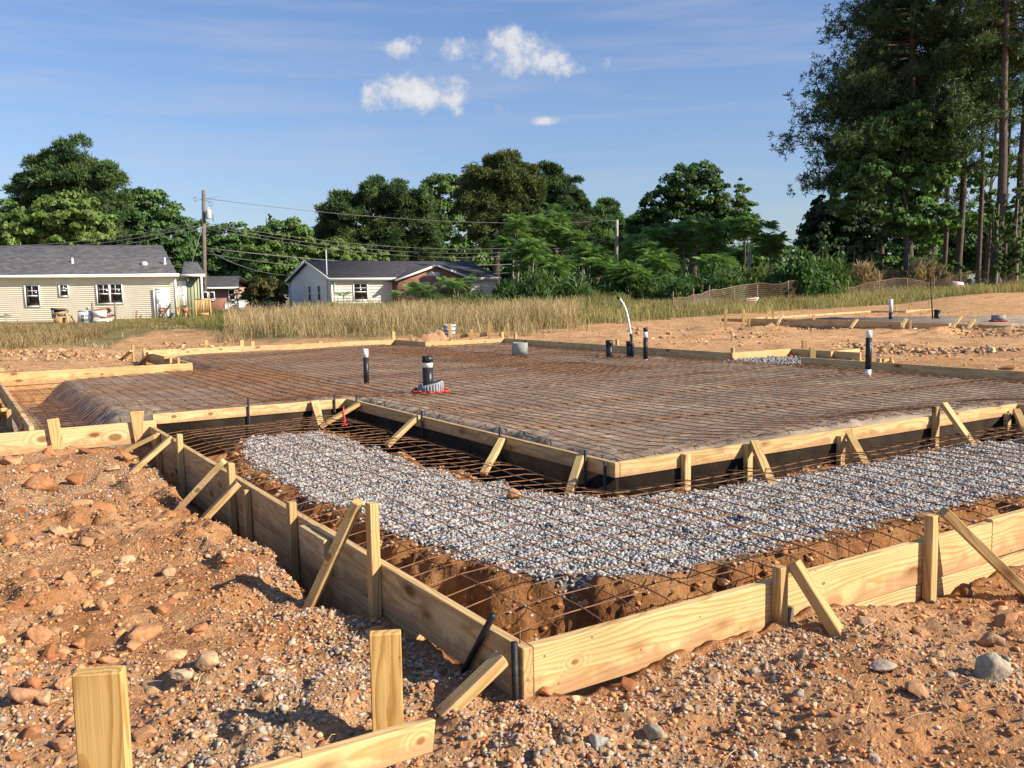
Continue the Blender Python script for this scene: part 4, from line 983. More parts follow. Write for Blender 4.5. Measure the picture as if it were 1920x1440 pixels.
for lab, px, y0, y1, D, w in [('left batter post of the low rail by the second foundation', 1361, 580, 611, 29.6, .095), ('right batter post of the low rail by the second foundation', 1394.5, 580, 612, 29.3, .095),
    ('thin stake behind the narrowing back board', 1450, 585, 598, 34.2, .07), ('sunlit stake on the front board before the first brace', 1526, 590, 612, 28, .09), ('small stake top on the front board near the low rail', 1405, 596, 606, 29.2, .06),
    ('tiny stake top on the narrowing back board', 1566, 582, 590, 36.5, .06), ('stake behind the shaded back board next to the white-topped pipe', 1681, 573, 586, 38, .11), ('taller stake behind the bright back board', 1707, 569, 584, 37.6, .10), ('stake with a nailed top near the thin rod', 1744, 563, 582, 38.6, .10),
    ('slim stake past the end of the bright back board', 1788, 574, 585, 38.7, .07), ('two-pronged stake top near the far picture edge', 1869, 576, 583, 38, .12), ('stake behind the brace next to the white scrap', 1707, 601, 616, 26, .06)]:
    q = dist(px, y0, D); q2 = dist(px, y1, D)
    stake(lab, q, q[2], q2[2]-.1, w=w, t=.045, group='second foundation stakes', along=tuple(RT))
for lab, a, b_, D in [('brace leaning at the low rail of the second foundation', (1467, 589), (1459, 606), 28.6), ('first wide brace on the front board of the second foundation', (1607, 599), (1595, 615), 26.6), ('brace by the white scrap on the second foundation', (1699, 598), (1691, 614), 26.1), ('shaded brace of the crossed pair at the dirt ridge', (1802, 594), (1783, 617), 25.2), ('sunlit brace of the crossed pair at the dirt ridge', (1827, 599), (1815, 617), 25.0)]:
    brace(lab, dist(*a, D), dist(*b_, D-.5), w=.08, t=.045, group='second foundation braces')
lumber('scrap_block', 'jumble of short blocks where the crossed braces meet', 'wood scrap', dist(1799, 598, 25.2), dist(1816, 602, 25.2), .09, .09, None, 'wood_b')
lumber('scrap_block', 'flat block right of the sunlit crossed brace', 'wood scrap', dist(1817, 605, 25.1), dist(1832, 606, 25.1), .05, .06, None, 'wood_b')
V, F = blob(2, 71, .4, 1.6, (1, .7, .6))
o = mesh_np('scrap', V*.09+dist(1716, 617, 26), [F], M['white_pvc']); tag(o, 'crumpled white scrap on the dirt below the second foundation', 'scrap')
# its pad, pipes, rod and collar
pd = [dist(1415, 604, 31), dist(1640, 592, 36.2), dist(1700, 592, 36), dist(1785, 587, 37.5), dist(2000, 592, 35.5), dist(2000, 612, 25.6), dist(1600, 603, 27.6)]
pd = np.array([(p[0], p[1], -.055) for p in pd]); c_ = pd.mean(0)
low = pd-(0, 0, .35); nn = len(pd); jj = np.arange(nn); kk = (jj+1) % nn
o = mesh_np('plastic_sheet', np.concatenate([pd, low, [c_]]), [np.stack([jj, kk, np.full(nn, 2*nn)], -1), np.stack([jj+nn, kk+nn, kk, jj], -1)], bpy.data.materials['dark_plastic_sheet'])
tag(o, 'dark plastic sheet over the pad of the second foundation', 'plastic sheet')
def fpipe(label, px, y1, D, r, bands, cap=False):
    return pipe(label, px, y1, r, bands, 14, dist(px, y1, D), cap)
fpipe('white-topped pipe standing in the second foundation', 1670, 598, 31, .062, [('wrap', -.15, .23, 'black_plastic', 1.03), ('pipe', .23, .68, 'white_pvc', 1.0)])
fpipe('black capped pipe in the second foundation beside the thin rod', 1757, 601, 31, .10, [('wrap', -.15, .30, 'black_plastic', 1.0), ('cap', .30, .38, 'black_plastic', 1.06)], True)
a, b_ = dist(1749, 603, 31), dist(1745, 529, 31)
rod('tall thin steel rod standing in the second foundation', a, b_, .022)
P = dist(1872, 602, 27.5)
t = thing('collar', 'wide grey ribbed collar at the picture edge of the second foundation', 'collar', P)
mb = MB(); mb.lathe([(.17, .0), (.20, -.05), (.20, .19), (.17, .19), (.17, .05)], 28); mb.build('ring', M['grey_pipe'], t)
tape('red tape ring round the wide grey collar of the second foundation', (P[0], P[1], P[2]), .22, 45, n=16)

# ------------------------------------------------------------------ building materials
def m_siding(name, c1): return m_plain(name, c1, .6, .05, 2)
M['siding_tan'] = m_siding('tan_siding', (.86, .82, .68))
M['siding_green'] = m_siding('green_siding', (.27, .30, .18))
M['siding_white'] = m_siding('white_siding', (.78, .77, .73))
def m_shingle(name, c1):
    m, nt, b = new_mat(name); tc = N(nt, 'ShaderNodeTexCoord')
    br = N(nt, 'ShaderNodeTexBrick'); br.inputs['Scale'].default_value = 1; br.inputs['Brick Width'].default_value = .3; br.inputs['Row Height'].default_value = .13; br.inputs['Mortar Size'].default_value = .006
    br.inputs['Color1'].default_value = (*[c*.72 for c in c1], 1); br.inputs['Color2'].default_value = (*[c*1.3 for c in c1], 1); br.inputs['Mortar'].default_value = (*[c*.5 for c in c1], 1)
    mp = N(nt, 'ShaderNodeMapping'); mp.inputs['Rotation'].default_value = (0, 0, 0); L(nt, tc.outputs['Object'], mp.inputs[0]); L(nt, mp.outputs[0], br.inputs['Vector'])
    nz = N(nt, 'ShaderNodeTexNoise'); nz.inputs['Scale'].default_value = 3; nz.inputs['Detail'].default_value = 5; L(nt, tc.outputs['Object'], nz.inputs['Vector'])
    L(nt, mix(nt, 1.0, br.outputs[0], ramp(nt, nz.outputs['Fac'], [(.3, (.8,)*3), (.7, (1.15,)*3)]), 'MULTIPLY'), b.inputs['Base Color']); b.inputs['Roughness'].default_value = .9
    return m
M['shingle'] = m_shingle('grey_shingles', (.075, .078, .088))
M['shingle_dark'] = m_shingle('dark_shingles', (.05, .05, .058))
def m_brick(name, c1, mort):
    m, nt, b = new_mat(name); tc = N(nt, 'ShaderNodeTexCoord'); mp = N(nt, 'ShaderNodeMapping'); mp.inputs['Rotation'].default_value = (R(90), 0, 0); L(nt, tc.outputs['Object'], mp.inputs[0])
    br = N(nt, 'ShaderNodeTexBrick'); br.inputs['Scale'].default_value = 1; br.inputs['Brick Width'].default_value = .21; br.inputs['Row Height'].default_value = .075; br.inputs['Mortar Size'].default_value = .010
    br.inputs['Color1'].default_value = (*[c*.75 for c in c1], 1); br.inputs['Color2'].default_value = (*[c*1.2 for c in c1], 1); br.inputs['Mortar'].default_value = (*mort, 1); L(nt, mp.outputs[0], br.inputs['Vector'])
    L(nt, br.outputs[0], b.inputs['Base Color']); b.inputs['Roughness'].default_value = .9; return m
M['brick'] = m_brick('red_brick', (.26, .085, .055), (.33, .27, .23))
M['brick_tan'] = m_brick('tan_block', (.34, .24, .15), (.36, .30, .22))
M['deck'] = m_plain('treated_deck', (.50, .32, .13), .8, .15, 5)
M['wood_old'] = m_plain('old_wood', (.24, .15, .10), .85, .3, 7)
M['tarp'] = m_plain('scrap_brown', (.30, .14, .08), .8, .5, 5)

def lap_wall(mb, x0, x1, z0, z1, y=0.0, lap=.115, proud=.009):
    """horizontal lap siding facing -y"""
    z = z0
    while z < z1-1e-6:
        t = min(z+lap, z1)
        mb.add([(x0, y-proud, z), (x1, y-proud, z), (x1, y, t), (x0, y, t), (x0, y, z), (x1, y, z)], [(0, 1, 2, 3), (4, 5, 1, 0)])
        z = t
def window(root, name, x0, x1, z0, z1, y, cols=1, grid=True, label=None):
    fr = .075
    mb = MB(); yf = y-.055
    mb.box(x0-fr, x0, yf, y, z0-fr, z1+fr); mb.box(x1, x1+fr, yf, y, z0-fr, z1+fr)
    mb.box(x0+.001, x1-.001, yf, y, z0-fr, z0); mb.box(x0+.001, x1-.001, yf, y, z1, z1+fr)
    w = (x1-x0)/cols
    for c in range(cols):
        a, b_ = x0+c*w, x0+(c+1)*w
        if c: mb.box(a-.06, a+.06, yf+.003, y-.001, z0+.001, z1-.001)
        zm = (z0+z1)/2; mb.box(a+.062, b_-.062, yf+.012, y-.002, zm-.03, zm+.03)
    f = mb.build(name, M['white'], root)
    mb = MB()
    for c in range(cols): mb.box(x0+c*w+.002, x0+(c+1)*w-.002, y-.026, y-.016, z0+.002, z1-.002)
    mb.build('pane', M['glass'], f)
    if grid:
        mb = MB()
        for c in range(cols):
            xm = x0+(c+.5)*w; zm = (z0+z1)/2; zq = (zm+z1)/2
            mb.box(xm-.014, xm+.014, y-.032, y-.027, zm+.032, z1-.003); mb.box(x0+c*w+.06, x0+(c+1)*w-.06, y-.036, y-.0325, zq-.014, zq+.014)
        mb.build('muntins', M['white'], f)
    return f

# ------------------------------------------------------------------ tan house
D1 = 53.0; K1 = D1/F_PX
O1 = dist(333, 597, D1)
TH1 = R(15); S1_, C1_ = math.sin(TH1), math.cos(TH1); LAT1 = (333-960)/F_PX*D1; A1 = YAW-math.pi/2+TH1
def X1(px):
    t = (px-960)/F_PX; return (LAT1-D1*t)/(t*S1_-C1_)
def Z1(px, py): return (597+.0167*(333-px)+0.0-py)*(D1+X1(px)*S1_)/F_PX+(-.0)*X1(px)
h1 = thing('house', 'tan vinyl sided house with grey shingle roof and a green entry', 'house', O1, A1)
mb = MB(); lap_wall(mb, -15.5, -.09, .02, 2.52); mb.build('wall', M['siding_tan'], h1)
mb = MB(); mb.box(-15.5, -.1, .01, 7.5, -.6, 2.5); mb.build('wall_core', M['siding_tan'], h1)
mb = MB(); mb.box(-15.4, -.15, -.012, .008, -.6, .015); mb.build('foundation', M['brick_tan'], h1)
mb = MB(); mb.box(-.088, .03, -.03, .08, -.0, 2.5); mb.build('corner_trim', M['white'], h1)
xr = X1(380)
mb = MB()
mb.box(.035, xr-.05, .5, .6, -.3, 2.5)
for k in range(5):
    xx = .62+k*.19
    if xx < xr-.08: mb.box(xx-.02, xx+.02, .475, .499, .0, 2.5)
mb.build('green_wall', M['siding_green'], h1)
mb = MB(); mb.box(xr-.048, xr+.06, .44, .62, -.3, 2.5); mb.build('entry_trim', M['white'], h1)
mb = MB(); mb.add([(xr+.0, .62, -.5), (xr-.9, 7.4, -.5), (xr-.9, 7.4, 2.5), (xr, .62, 2.5)], [(0, 1, 2, 3)]); mb.build('end_wall', M['siding_green'], h1)
# roofs as solid wedges; the far end is cut along the slanted end wall
def wedge(mb, x0, x1e, x1r, x1b, ye, yr, yb, ze, zr, th=.12):
    top = [(x0, ye, ze), (x1e, ye, ze), (x1r, yr, zr), (x0, yr, zr), (x1b, yb, ze), (x0, yb, ze)]
    bot = [(x, y, z-th) for x, y, z in top]
    mb.add(top+bot, [(0, 1, 2, 3), (3, 2, 4, 5), (9, 8, 7, 6), (11, 10, 8, 9), (1, 0, 6, 7), (2, 1, 7, 8), (4, 2, 8, 10), (5, 4, 10, 11)])
mb = MB(); wedge(mb, -15.8, X1(338), -1.05, -.95, -.42, 4.0, 8.4, 2.62, 4.52); mb.build('roof', M['shingle'], h1)
mb = MB(); wedge(mb, X1(345), X1(389), 1.15, .9, -.05, 1.9, 4.4, 2.60, 3.40); mb.build('entry_roof', M['shingle'], h1)
mb = MB(); mb.box(-15.8, X1(342), -.47, -.425, 2.46, 2.63); mb.build('fascia', M['white'], h1)
mb = MB(); mb.box(X1(343), X1(389), -.10, -.053, 2.44, 2.60); mb.build('fascia', M['white'], h1)
mb = MB(); mb.box(-15.7, X1(341), -.42, -.0, 2.462, 2.478); mb.build('soffit', M['white'], h1)
for px, py, hh in ((143, 491, .28), (315, 494, .36)):
    yy = (Z1(px, py)-2.62)/(4.52-2.62)*4.42-.42
    t_ = (px-960)/F_PX; x = (LAT1-yy*S1_-t_*(D1+yy*C1_))/(t_*S1_-C1_)
    z = 2.62+(yy+.42)/4.42*1.9
    mb = MB(); mb.lathe([(.14, z-.12), (.06, z+.05), (.055, z+hh), (.0001, z+hh)], 10, (x, yy, 0)); mb.build('vent_pipe', M['white'], h1)
x, yy = X1(279)-.2, 1.0
z = 2.62+(yy+.42)/4.42*1.9
mb = MB(); mb.lathe([(.2, z-.1), (.2, z+.06), (.14, z+.16), (.0001, z+.18)], 12, (x, yy, 0)); mb.build('roof_vent', M['metal'], h1)
window(h1, 'window', X1(52), X1(76), Z1(64, 572), Z1(64, 535), -.014)
window(h1, 'window', X1(116.5), X1(130), Z1(123, 553.5), Z1(123, 534.5), -.014)
window(h1, 'window', X1(186), X1(231), Z1(208, 567.5), Z1(208, 533.5), -.014, cols=2)
def door(root, x0, x1, z0, z1, y, glass=False):
    mb = MB(); mb.box(x0, x1, y-.05, y, z0, z1)
    fr = mb.build('door', M['white'], root)
    w = x1-x0; hgt = z1-z0; mb = MB()
    for a, b_, c, d in ((.14, .46, .10, .52), (.54, .86, .10, .52), (.14, .86, .62, .93)):
        if glass and d > .9: continue
        for q0, q1, r0, r1 in ((a, b_, c, c+.012), (a, b_, d-.012, d), (a, a+.03, c, d), (b_-.03, b_, c, d)):
            mb.box(x0+w*q0, x0+w*q1, y-.068, y-.0505, z0+hgt*r0, z0+hgt*r1)
    mb.build('panel_moulding', M['white'], fr)
    mb = MB(); mb.lathe([(.0001, -.03), (.032, -.02), (.036, .0), (.032, .02), (.0001, .03)], 10, (x1-.09, y-.08, z0+hgt*.46)); mb.lathe([(.0001, -.03), (.03, -.02), (.034, .0), (.03, .02), (.0001, .03)], 10, (x1-.09, y-.08, z0+hgt*.53)); mb.build('knob', M['metal'], fr)
    mb = MB(); mb.box(x0-.09, x0-.002, y-.04, y-.001, z0, z1+.09); mb.box(x1+.002, x1+.09, y-.04, y-.001, z0, z1+.09); mb.box(x0-.001, x1+.001, y-.04, y-.001, z1+.002, z1+.09); mb.build('door_frame', M['white'], fr)
    if glass:
        mb = MB(); mb.lathe([(1, 0), (.0001, 0)], 20); Vg = mb.v[0]; Vg = np.stack([x0+w*.5+Vg[:, 0]*w*.26, Vg[:, 2]+y-.054, z0+hgt*.72+Vg[:, 1]*hgt*.17], -1); mb.v[0] = Vg; mb.build('oval_glass', m_plain('frosted_glass', (.45, .47, .48), .2, .1, 9), fr)
    return fr
tag(door(h1, X1(293), X1(318), Z1(305, 596.5), Z1(305, 544), -.075), 'white panel door leaning against the tan siding')
tag(door(h1, X1(337), X1(348), Z1(342, 573), Z1(342, 530), .47, True), 'white entry door with oval glass')
mb = MB(); mb.box(X1(354), X1(357), .42, .47, 2.22, 2.36); mb.box(X1(354.6), X1(356.4), .36, .42, 2.16, 2.30); mb.build('wall_lamp', M['white'], h1)
mb = MB(); mb.box(X1(165.5), X1(168), -.06, -.015, Z1(166, 579), Z1(166, 574.5)); mb.build('outlet_box', M['metal'], h1)
# timber steps and railing in front of the entry
def at1(px, py, dy=0.0): return dist(px, py, D1+X1(px)*S1_+dy)
t = thing('wooden_steps', 'new wooden steps and slatted railing at the green entry', 'steps', O1, A1)
gl = Z1(360, 603)
mb = MB()
for k in range(4): mb.box(X1(338)+.1*k, X1(352)+.05*k, -1.5+.28*k, -1.22+.28*k, gl+.10+.17*k, gl+.14+.17*k)
mb.build('tread', M['deck'], t)
mb = MB(); mb.bar((X1(337), -1.45, gl), (X1(339), -.3, gl+.85), .24, .04); mb.bar((X1(351), -1.45, gl), (X1(353), -.3, gl+.85), .24, .04); mb.build('stringer', M['deck'], t)
mb = MB(); mb.bar((X1(337.5), -1.4, gl+.5), (X1(336.5), -.35, gl+1.45), .12, .05); mb.bar((X1(337.5), -1.38, gl), (X1(337.5), -1.38, gl+.62), .08, .08); mb.bar((X1(336.5), -.38, gl), (X1(336.5), -.38, gl+1.4), .08, .08); mb.build('handrail', M['deck'], t)
mb = MB()
for px in (371, 398): mb.bar((X1(px), -1.2, gl), (X1(px), -1.2, gl+1.32), .09, .09)
mb.box(X1(371), X1(398), -1.25, -1.15, gl+1.28, gl+1.33); mb.box(X1(371), X1(398), -1.22, -1.17, gl+.62, gl+.70); mb.box(X1(371), X1(398), -1.21, -1.0, gl+.36, gl+.56)
mb.build('rail_frame', M['deck'], t)
mb = MB()
for k in range(9):
    x = X1(372.8)+k*(X1(397)-X1(373))/8.3; mb.box(x-.035, x+.035, -1.243, -1.223, gl+.56, gl+1.275)
mb.build('slats', M['deck'], t)
# clutter along the wall
def sawhorse(label, px0, px1, zt, dy):
    t = thing('sawhorse', label, 'sawhorse', O1, A1, 'sawhorses')
    g_ = Z1(px0, 602); xm = (X1(px0)+X1(px1))/2; w = X1(px1)-X1(px0)
    mb = MB(); mb.box(xm-w*.24, xm+w*.24, dy-.45, dy+.45, zt-.22, zt-.02); mb.build('beam', M['tarp'], t)
    for sx in (-1, 1):
        for sy in (-1, 1):
            mb = MB(); mb.bar((xm+sx*w*.16, dy+sy*.4, zt-.1), (xm+sx*w*.5, dy+sy*.5, g_), .08, .04, (0, 1, 0)); mb.build('leg', M['wood_old'], t)
sawhorse('brown sawhorse before the leaning white door', 302, 323, Z1(312, 577), -2.2)
sawhorse('brown sawhorse before the wooden steps', 343, 367, Z1(355, 577), -2.2)
mb = MB(); mb.bar(at1(299, 577.5, -2.2), at1(369, 578, -2.2), .30, .04, (FH[0], FH[1], 0)); tag(mb.build('plank', M['wood_old']), 'long thin plank lying across the two sawhorses', 'plank')
def block(name, label, cat, px0, px1, py0, py1, dy, dp, mat, mats=()):
    """a box-like thing on the ground by the wall, in the wall's own frame"""
    t = thing(name, label, cat, O1, A1)
    return t, X1(px0), X1(px1), Z1(px0, py1), Z1(px0, py0), dy, dy+dp
t, x0, x1, z0, z1, y0, y1 = block('window_unit', 'boxed white window unit standing upright in front of the tan wall', 'window', 166, 191, 582, 605, -3.0, .25, None)
mb = MB(); mb.box(x0, x1, y0, y1, z0, z1); mb.build('body', M['white'], t)
mb = MB(); xm0, xm1, zm0, zm1 = x0+.25*(x1-x0), x0+.72*(x1-x0), z0+.25*(z1-z0), z0+.76*(z1-z0)
mb.box(xm0, xm1, y0-.012, y0-.002, zm0, zm1); mb.build('pane', m_plain('grey_glass', (.20, .22, .24), .15, .3, 9), t)
mb = MB(); mb.box(xm0, xm1, y0-.03, y0-.014, (zm0+zm1)/2-.03, (zm0+zm1)/2+.03); mb.box((xm0+xm1)/2-.02, (xm0+xm1)/2+.02, y0-.034, y0-.031, zm0, zm1); mb.build('bar', M['white'], t)
mb = MB(); mb.box(x0+.03, x1-.03, y0-.02, y1+.02, z1+.002, z1+.05); mb.build('top', M['metal'], t)
t, x0, x1, z0, z1, y0, y1 = block('pallet_rack', 'wooden rack holding a slumped brown bundle and white boxes', 'rack', 192, 233, 572, 606, -3.1, .8, None)
for px in (193, 233):
    mb = MB(); mb.bar((X1(px), y0, z0), (X1(px)+.02, y0, Z1(px, 566)), .09, .08); mb.build('post', M['wood_old'], t)
V, F = blob(3, 81, .35, 1.5, (1, .5, .42)); 
w_ = (x1-x0)*.44
mb = MB(); mb.add(V*(w_, .5, .55)+((x0+x1)/2, y0+.35, z1-.28), F); mb.build('bundle', M['tarp'], t)
V, F = blob(3, 82, .4, 2.0, (1, .5, .3))
mb = MB(); mb.add(V*(w_, .45, .42)+((x0+x1)/2, y0+.2, (z0+z1)/2-.05), F); mb.build('lower_bundle', m_plain('scrap_red_brown', (.24, .10, .07), .8, .6, 6), t)
mb = MB(); mb.box(x0+.06, x0+.62*(x1-x0), y0-.10, y0+.2, z0+.45, z0+.78); mb.build('upper_box', M['white'], t)
mb = MB(); mb.box(x0+.06, x0+.84*(x1-x0), y0-.12, y0+.3, z0+.02, z0+.30); mb.build('lower_box', M['white'], t)
t, x0, x1, z0, z1, y0, y1 = block('scrap_pile', 'pile of dark boards and brown plywood at the left of the white window unit', 'scrap pile', 121, 160, 576, 607, -3.2, 1.0, None)
mb = MB(); mb.box(x0+.1, x0+.72*(x1-x0), y0, y0+.6, z0, z0+.45); mb.build('plywood', M['deck'], t)
mb = MB()
for k in range(5): mb.bar((x0-.02, y0+.1+.13*k, z1-.02-.03*k), (x0+(.62+.08*(k % 2))*(x1-x0), y0+.1+.13*k, z1-.05-.05*k), .10, .11, (0, 1, 0))
mb.box(x0+.02, x0+.12, y0+.02, y0+.6, z0+.4, z1-.1); mb.build('dark_boards', m_plain('grey_board', (.13, .12, .115), .9, .4, 9), t)
mb = MB(); mb.bar((x0+.3, y0-.02, z0+.55), (x0+1.0*(x1-x0), y0-.1, z0+.62), .12, .05); mb.bar((x0+.68*(x1-x0), y0-.08, z0+.72), (x0+.80*(x1-x0), y0-.2, z0-.1), .10, .05); mb.bar((x0+.2, y0-.04, z0+.66), (x0+.7*(x1-x0), y0+.1, z0+.74), .12, .05); mb.bar((x0+.9*(x1-x0), y0, z0+.5), (x1+.25, y0-.25, z0), .10, .05); mb.build('loose_boards', M['wood'], t)
mb = MB(); q = at1(255, 603, -1.5); mb.add(blob(2, 83, .4, 1.5, (1, .6, .5))[0]*.17+q, blob(2, 83)[1]); mb.bar(q, q+RT*.08+np.array((0, 0, .62)), .09, .06); mb.bar(q-RT*.3, q+RT*.25+np.array((0, 0, .2)), .07, .06); tag(mb.build('stump', M['wood_old']), 'short scrap stump standing by the tan wall foundation', 'wood scrap')
mb = MB()
for a, b_ in (((0, 594), (42, 594)), ((8, 590), (40, 592))): mb.bar(at1(*a, -1.2), at1(*b_, -1.2), .06, .06)
for px in (12, 34): mb.bar(at1(px, 594, -1.2), at1(px, 606, -1.2), .07, .05)
tag(mb.build('low_bench', m_plain('weathered_plank', (.36, .32, .27), .9, .2, 5)), 'low weathered plank trestle in the grass by the tan wall', 'trestle')
# open window sashes on the utility side
for lab, px in (('small white window sash leaning left of the utility pole', 384.5), ('small white window sash leaning right of the utility pole', 397)):
    t = thing('spare_window', lab, 'window', dist(px, 561.5, 56), YAW-math.pi/2)
    mb = MB(); w, h = .19, .48
    for q in ((-w, -w+.045, 0, h), (w-.045, w, 0, h), (-w+.046, w-.046, 0, .05), (-w+.046, w-.046, h-.05, h)): mb.box(q[0], q[1], -.02, .02, q[2], q[3])
    mb.build('frame', M['white'], t)
    mb = MB(); mb.box(-w+.047, w-.047, -.004, .004, .051, h-.051); mb.build('pane', M['glass'], t)

# ------------------------------------------------------------------ small white house
D2 = 62.0
C2 = CAM+FH*0
def lw(lat, dep, z): return CAM[:2]+RT[:2]*lat+FH[:2]*dep, z
lat2, dep2 = (627-960)/F_PX*D2, D2
pc, _ = lw(lat2, dep2, 0)
ang2 = YAW-math.pi/2+math.atan2(.51, .86)
h2 = thing('house', 'small white sided house with dark roof and red brick porch', 'house', (pc[0], pc[1], 0), ang2)
zb, ze = -.35, 2.22; W2, L2 = 9.4, 13.0; ov = .35; zr = 3.62
mb = MB(); lap_wall(mb, .0, L2, zb, ze, 0, .2, .02); mb.build('wall', M['siding_white'], h2)
mb = MB(); z = zb
while z < zr-.15:                                     # gable end faces -x
    t_ = min(z+.2, zr-.12)
    def hw(zz): return W2/2*max(0.0, min(1.0, (zr-.1-zz)/(zr-.1-ze)))
    a0, a1 = hw(max(z, ze)), hw(max(t_, ze))
    mb.add([(-.02, W2/2-a0, z), (-.02, W2/2+a0, z), (0, W2/2+a1, t_), (0, W2/2-a1, t_)], [(0, 3, 2, 1)]); z = t_
mb.build('gable_wall', m_siding('grey_gable_siding', (.80, .79, .76)), h2)
mb = MB(); mb.box(.015, L2-.01, .012, W2-.02, zb, ze-.02); mb.build('wall_core', M['siding_white'], h2)
mb = MB(); mb.box(-.05, .06, -.05, -.021, zb, ze); mb.box(-.05, -.022, -.02, .06, zb, ze); mb.box(-.05, -.022, W2-.06, W2+.03, zb, ze); mb.build('corner_trim', M['white'], h2)
def roof2(mb, x0, x1, y0, y1, ze, zr, th=.13):
    ym = (y0+y1)/2
    top = [(x0, y0, ze), (x1, y0, ze), (x1, ym, zr), (x0, ym, zr), (x1, y1, ze), (x0, y1, ze)]
    bot = [(x, y, z-th) for x, y, z in top]
    mb.add(top+bot, [(0, 1, 2, 3), (3, 2, 4, 5), (9, 8, 7, 6), (11, 10, 8, 9), (1, 0, 6, 7), (2, 1, 7, 8), (4, 2, 8, 10), (5, 4, 10, 11), (0, 3, 9, 6), (3, 5, 11, 9)])
mb = MB(); roof2(mb, -.30, L2+.3, -ov, W2+ov, ze+.06, zr+.05); mb.build('roof', M['shingle_dark'], h2)
mb = MB(); mb.box(-.31, L2+.3, -ov-.06, -ov-.002, ze-.12, ze+.07)
mb.bar((-.33, -ov, ze-.0), (-.33, W2/2, zr-.01), .17, .035, (0, 0, 1)); mb.bar((-.33, W2+ov, ze-.0), (-.33, W2/2, zr-.01), .17, .035, (0, 0, 1)); mb.build('fascia', M['white'], h2)
mb = MB(); mb.tube([(-.25, W2+ov-.02, ze-.1), (-.1, W2+.06, ze-.3), (-.08, W2+.06, zb)], .05, 8); mb.tube([(.25, -ov+.05, ze-.1), (.16, -.1, ze-.3), (.16, -.1, zb)], .05, 8); mb.build('downspout', M['white'], h2)
window(h2, 'window', 1.60, 2.55, .78, 1.86, -.02, grid=True)
for y0, y1 in ((2.3, 2.85), (4.4, 4.95)):
    f = None
    mb = MB()
    for a in ((y0-.08, y0, .7, 1.85), (y1, y1+.08, .7, 1.85)): mb.box(-.07, -.018, a[0], a[1], a[2], a[3])
    mb.box(-.07, -.018, y0+.001, y1-.001, .7, .78); mb.box(-.07, -.018, y0+.001, y1-.001, 1.77, 1.85); mb.box(-.06, -.018, y0+.001, y1-.001, 1.24, 1.30)
    f = mb.build('window', M['white'], h2)
    mb = MB(); mb.box(-.036, -.026, y0+.002, y1-.002, .781, 1.769); mb.build('pane', M['glass'], f)
mb = MB(); mb.tube([(-.12, .55, 1.0), (-.12, .55, zr+.62)], .045, 8); mb.build('service_mast', M['metal'], h2)
mb = MB(); mb.box(-.16, -.025, .42, .68, .62, 1.02); mb.build('meter_box', M['metal'], h2)
# brick porch with its own gable
px0, px1, pf = 4.5, 10.2, -1.1
mb = MB(); mb.box(px0, px1, pf, -.022, zb, ze-.02); xm = (px0+px1)/2
mb.add([(px0, pf+.001, ze-.02), (px1, pf+.001, ze-.02), (xm, pf+.001, ze+.80)], [(0, 1, 2)]); mb.build('brick_porch', M['brick'], h2)
top = [(px0-.35, pf-.3, ze-.12), (xm, pf-.3, ze+.95), (px1+.35, pf-.3, ze-.12), (px0-.35, 1.5, ze-.12), (xm, 4.2, ze+.95), (px1+.35, 1.5, ze-.12)]
mb = MB(); bt = [(x, y, z-.1) for x, y, z in top]
mb.add(top+bt, [(0, 1, 4, 3), (1, 2, 5, 4), (9, 10, 7, 6), (10, 11, 8, 7), (6, 7, 1, 0), (7, 8, 2, 1), (3, 9, 6, 0), (2, 8, 11, 5)]); mb.build('porch_roof', M['shingle_dark'], h2)
mb = MB(); mb.bar((px0-.36, pf-.33, ze-.17), (xm, pf-.33, ze+.90), .14, .04); mb.bar((px1+.36, pf-.33, ze-.17), (xm, pf-.33, ze+.90), .14, .04); mb.build('rake_board', M['white'], h2)
mb = MB(); mb.box(xm-.55, xm+.4, pf-.03, pf-.001, ze+.15, ze+.42); mb.build('gable_vent', M['white'], h2)
mb = MB(); mb.lathe([(.05, 0), (.05, .2), (.0001, .22)], 8, (10.3, 2.6, zr-.72)); mb.build('vent_pipe', M['black_plastic'], h2)

# ------------------------------------------------------------------ brick house behind, car, far roof
D3 = 78.0; O3 = dist(398, 582, D3); K3 = D3/F_PX
h3 = thing('house', 'low brick house with dark roof seen behind the utility pole', 'house', O3, YAW-math.pi/2)
mb = MB(); mb.box(-3.5, 2.1, .0, 6, -.6, 2.2*.9); mb.build('wall', M['brick'], h3)
mb = MB(); wedge(mb, -4.0, 2.5, 1.6, 2.2, -.4, 3, 6.4, 1.98, 2.0+22*K3); mb.build('roof', M['shingle_dark'], h3)
mb = MB(); mb.box(-4.0, 2.5, -.45, -.402, 1.86, 2.0); mb.build('fascia', M['white'], h3)
window(h3, 'window', 1.55, 2.0, .9, 1.75, -.001, grid=False); window(h3, 'window', -.2, .25, .9, 1.75, -.001, grid=False)
Pc = dist(474, 586, 70.0)
t = thing('parked_car', 'pale car parked behind the tall grass beside the round bush', 'car', Pc, YAW-math.pi/2+.35)
prof = [(-2.1, .35), (-2.1, .75), (-1.9, .9), (-1.15, .98), (-.55, 1.42), (.75, 1.45), (1.5, 1.02), (2.1, .92), (2.15, .4)]
def extr(mb, prof, y0, y1):
    n = len(prof); Vv = [(x, y0, z) for x, z in prof]+[(x, y1, z) for x, z in prof]
    mb.add(Vv, [(i, (i+1) % n, (i+1) % n+n, i+n) for i in range(n)])
    for o_, fl in ((0, 1), (n, -1)): mb.t.append(np.array([(0, i, i+1)[::fl] for i in range(1, n-1)])+o_+mb.n-2*n)
mb = MB(); extr(mb, prof, -.85, .85); mb.build('body', m_plain('car_paint', (.42, .44, .46), .3, .05, 2), t)
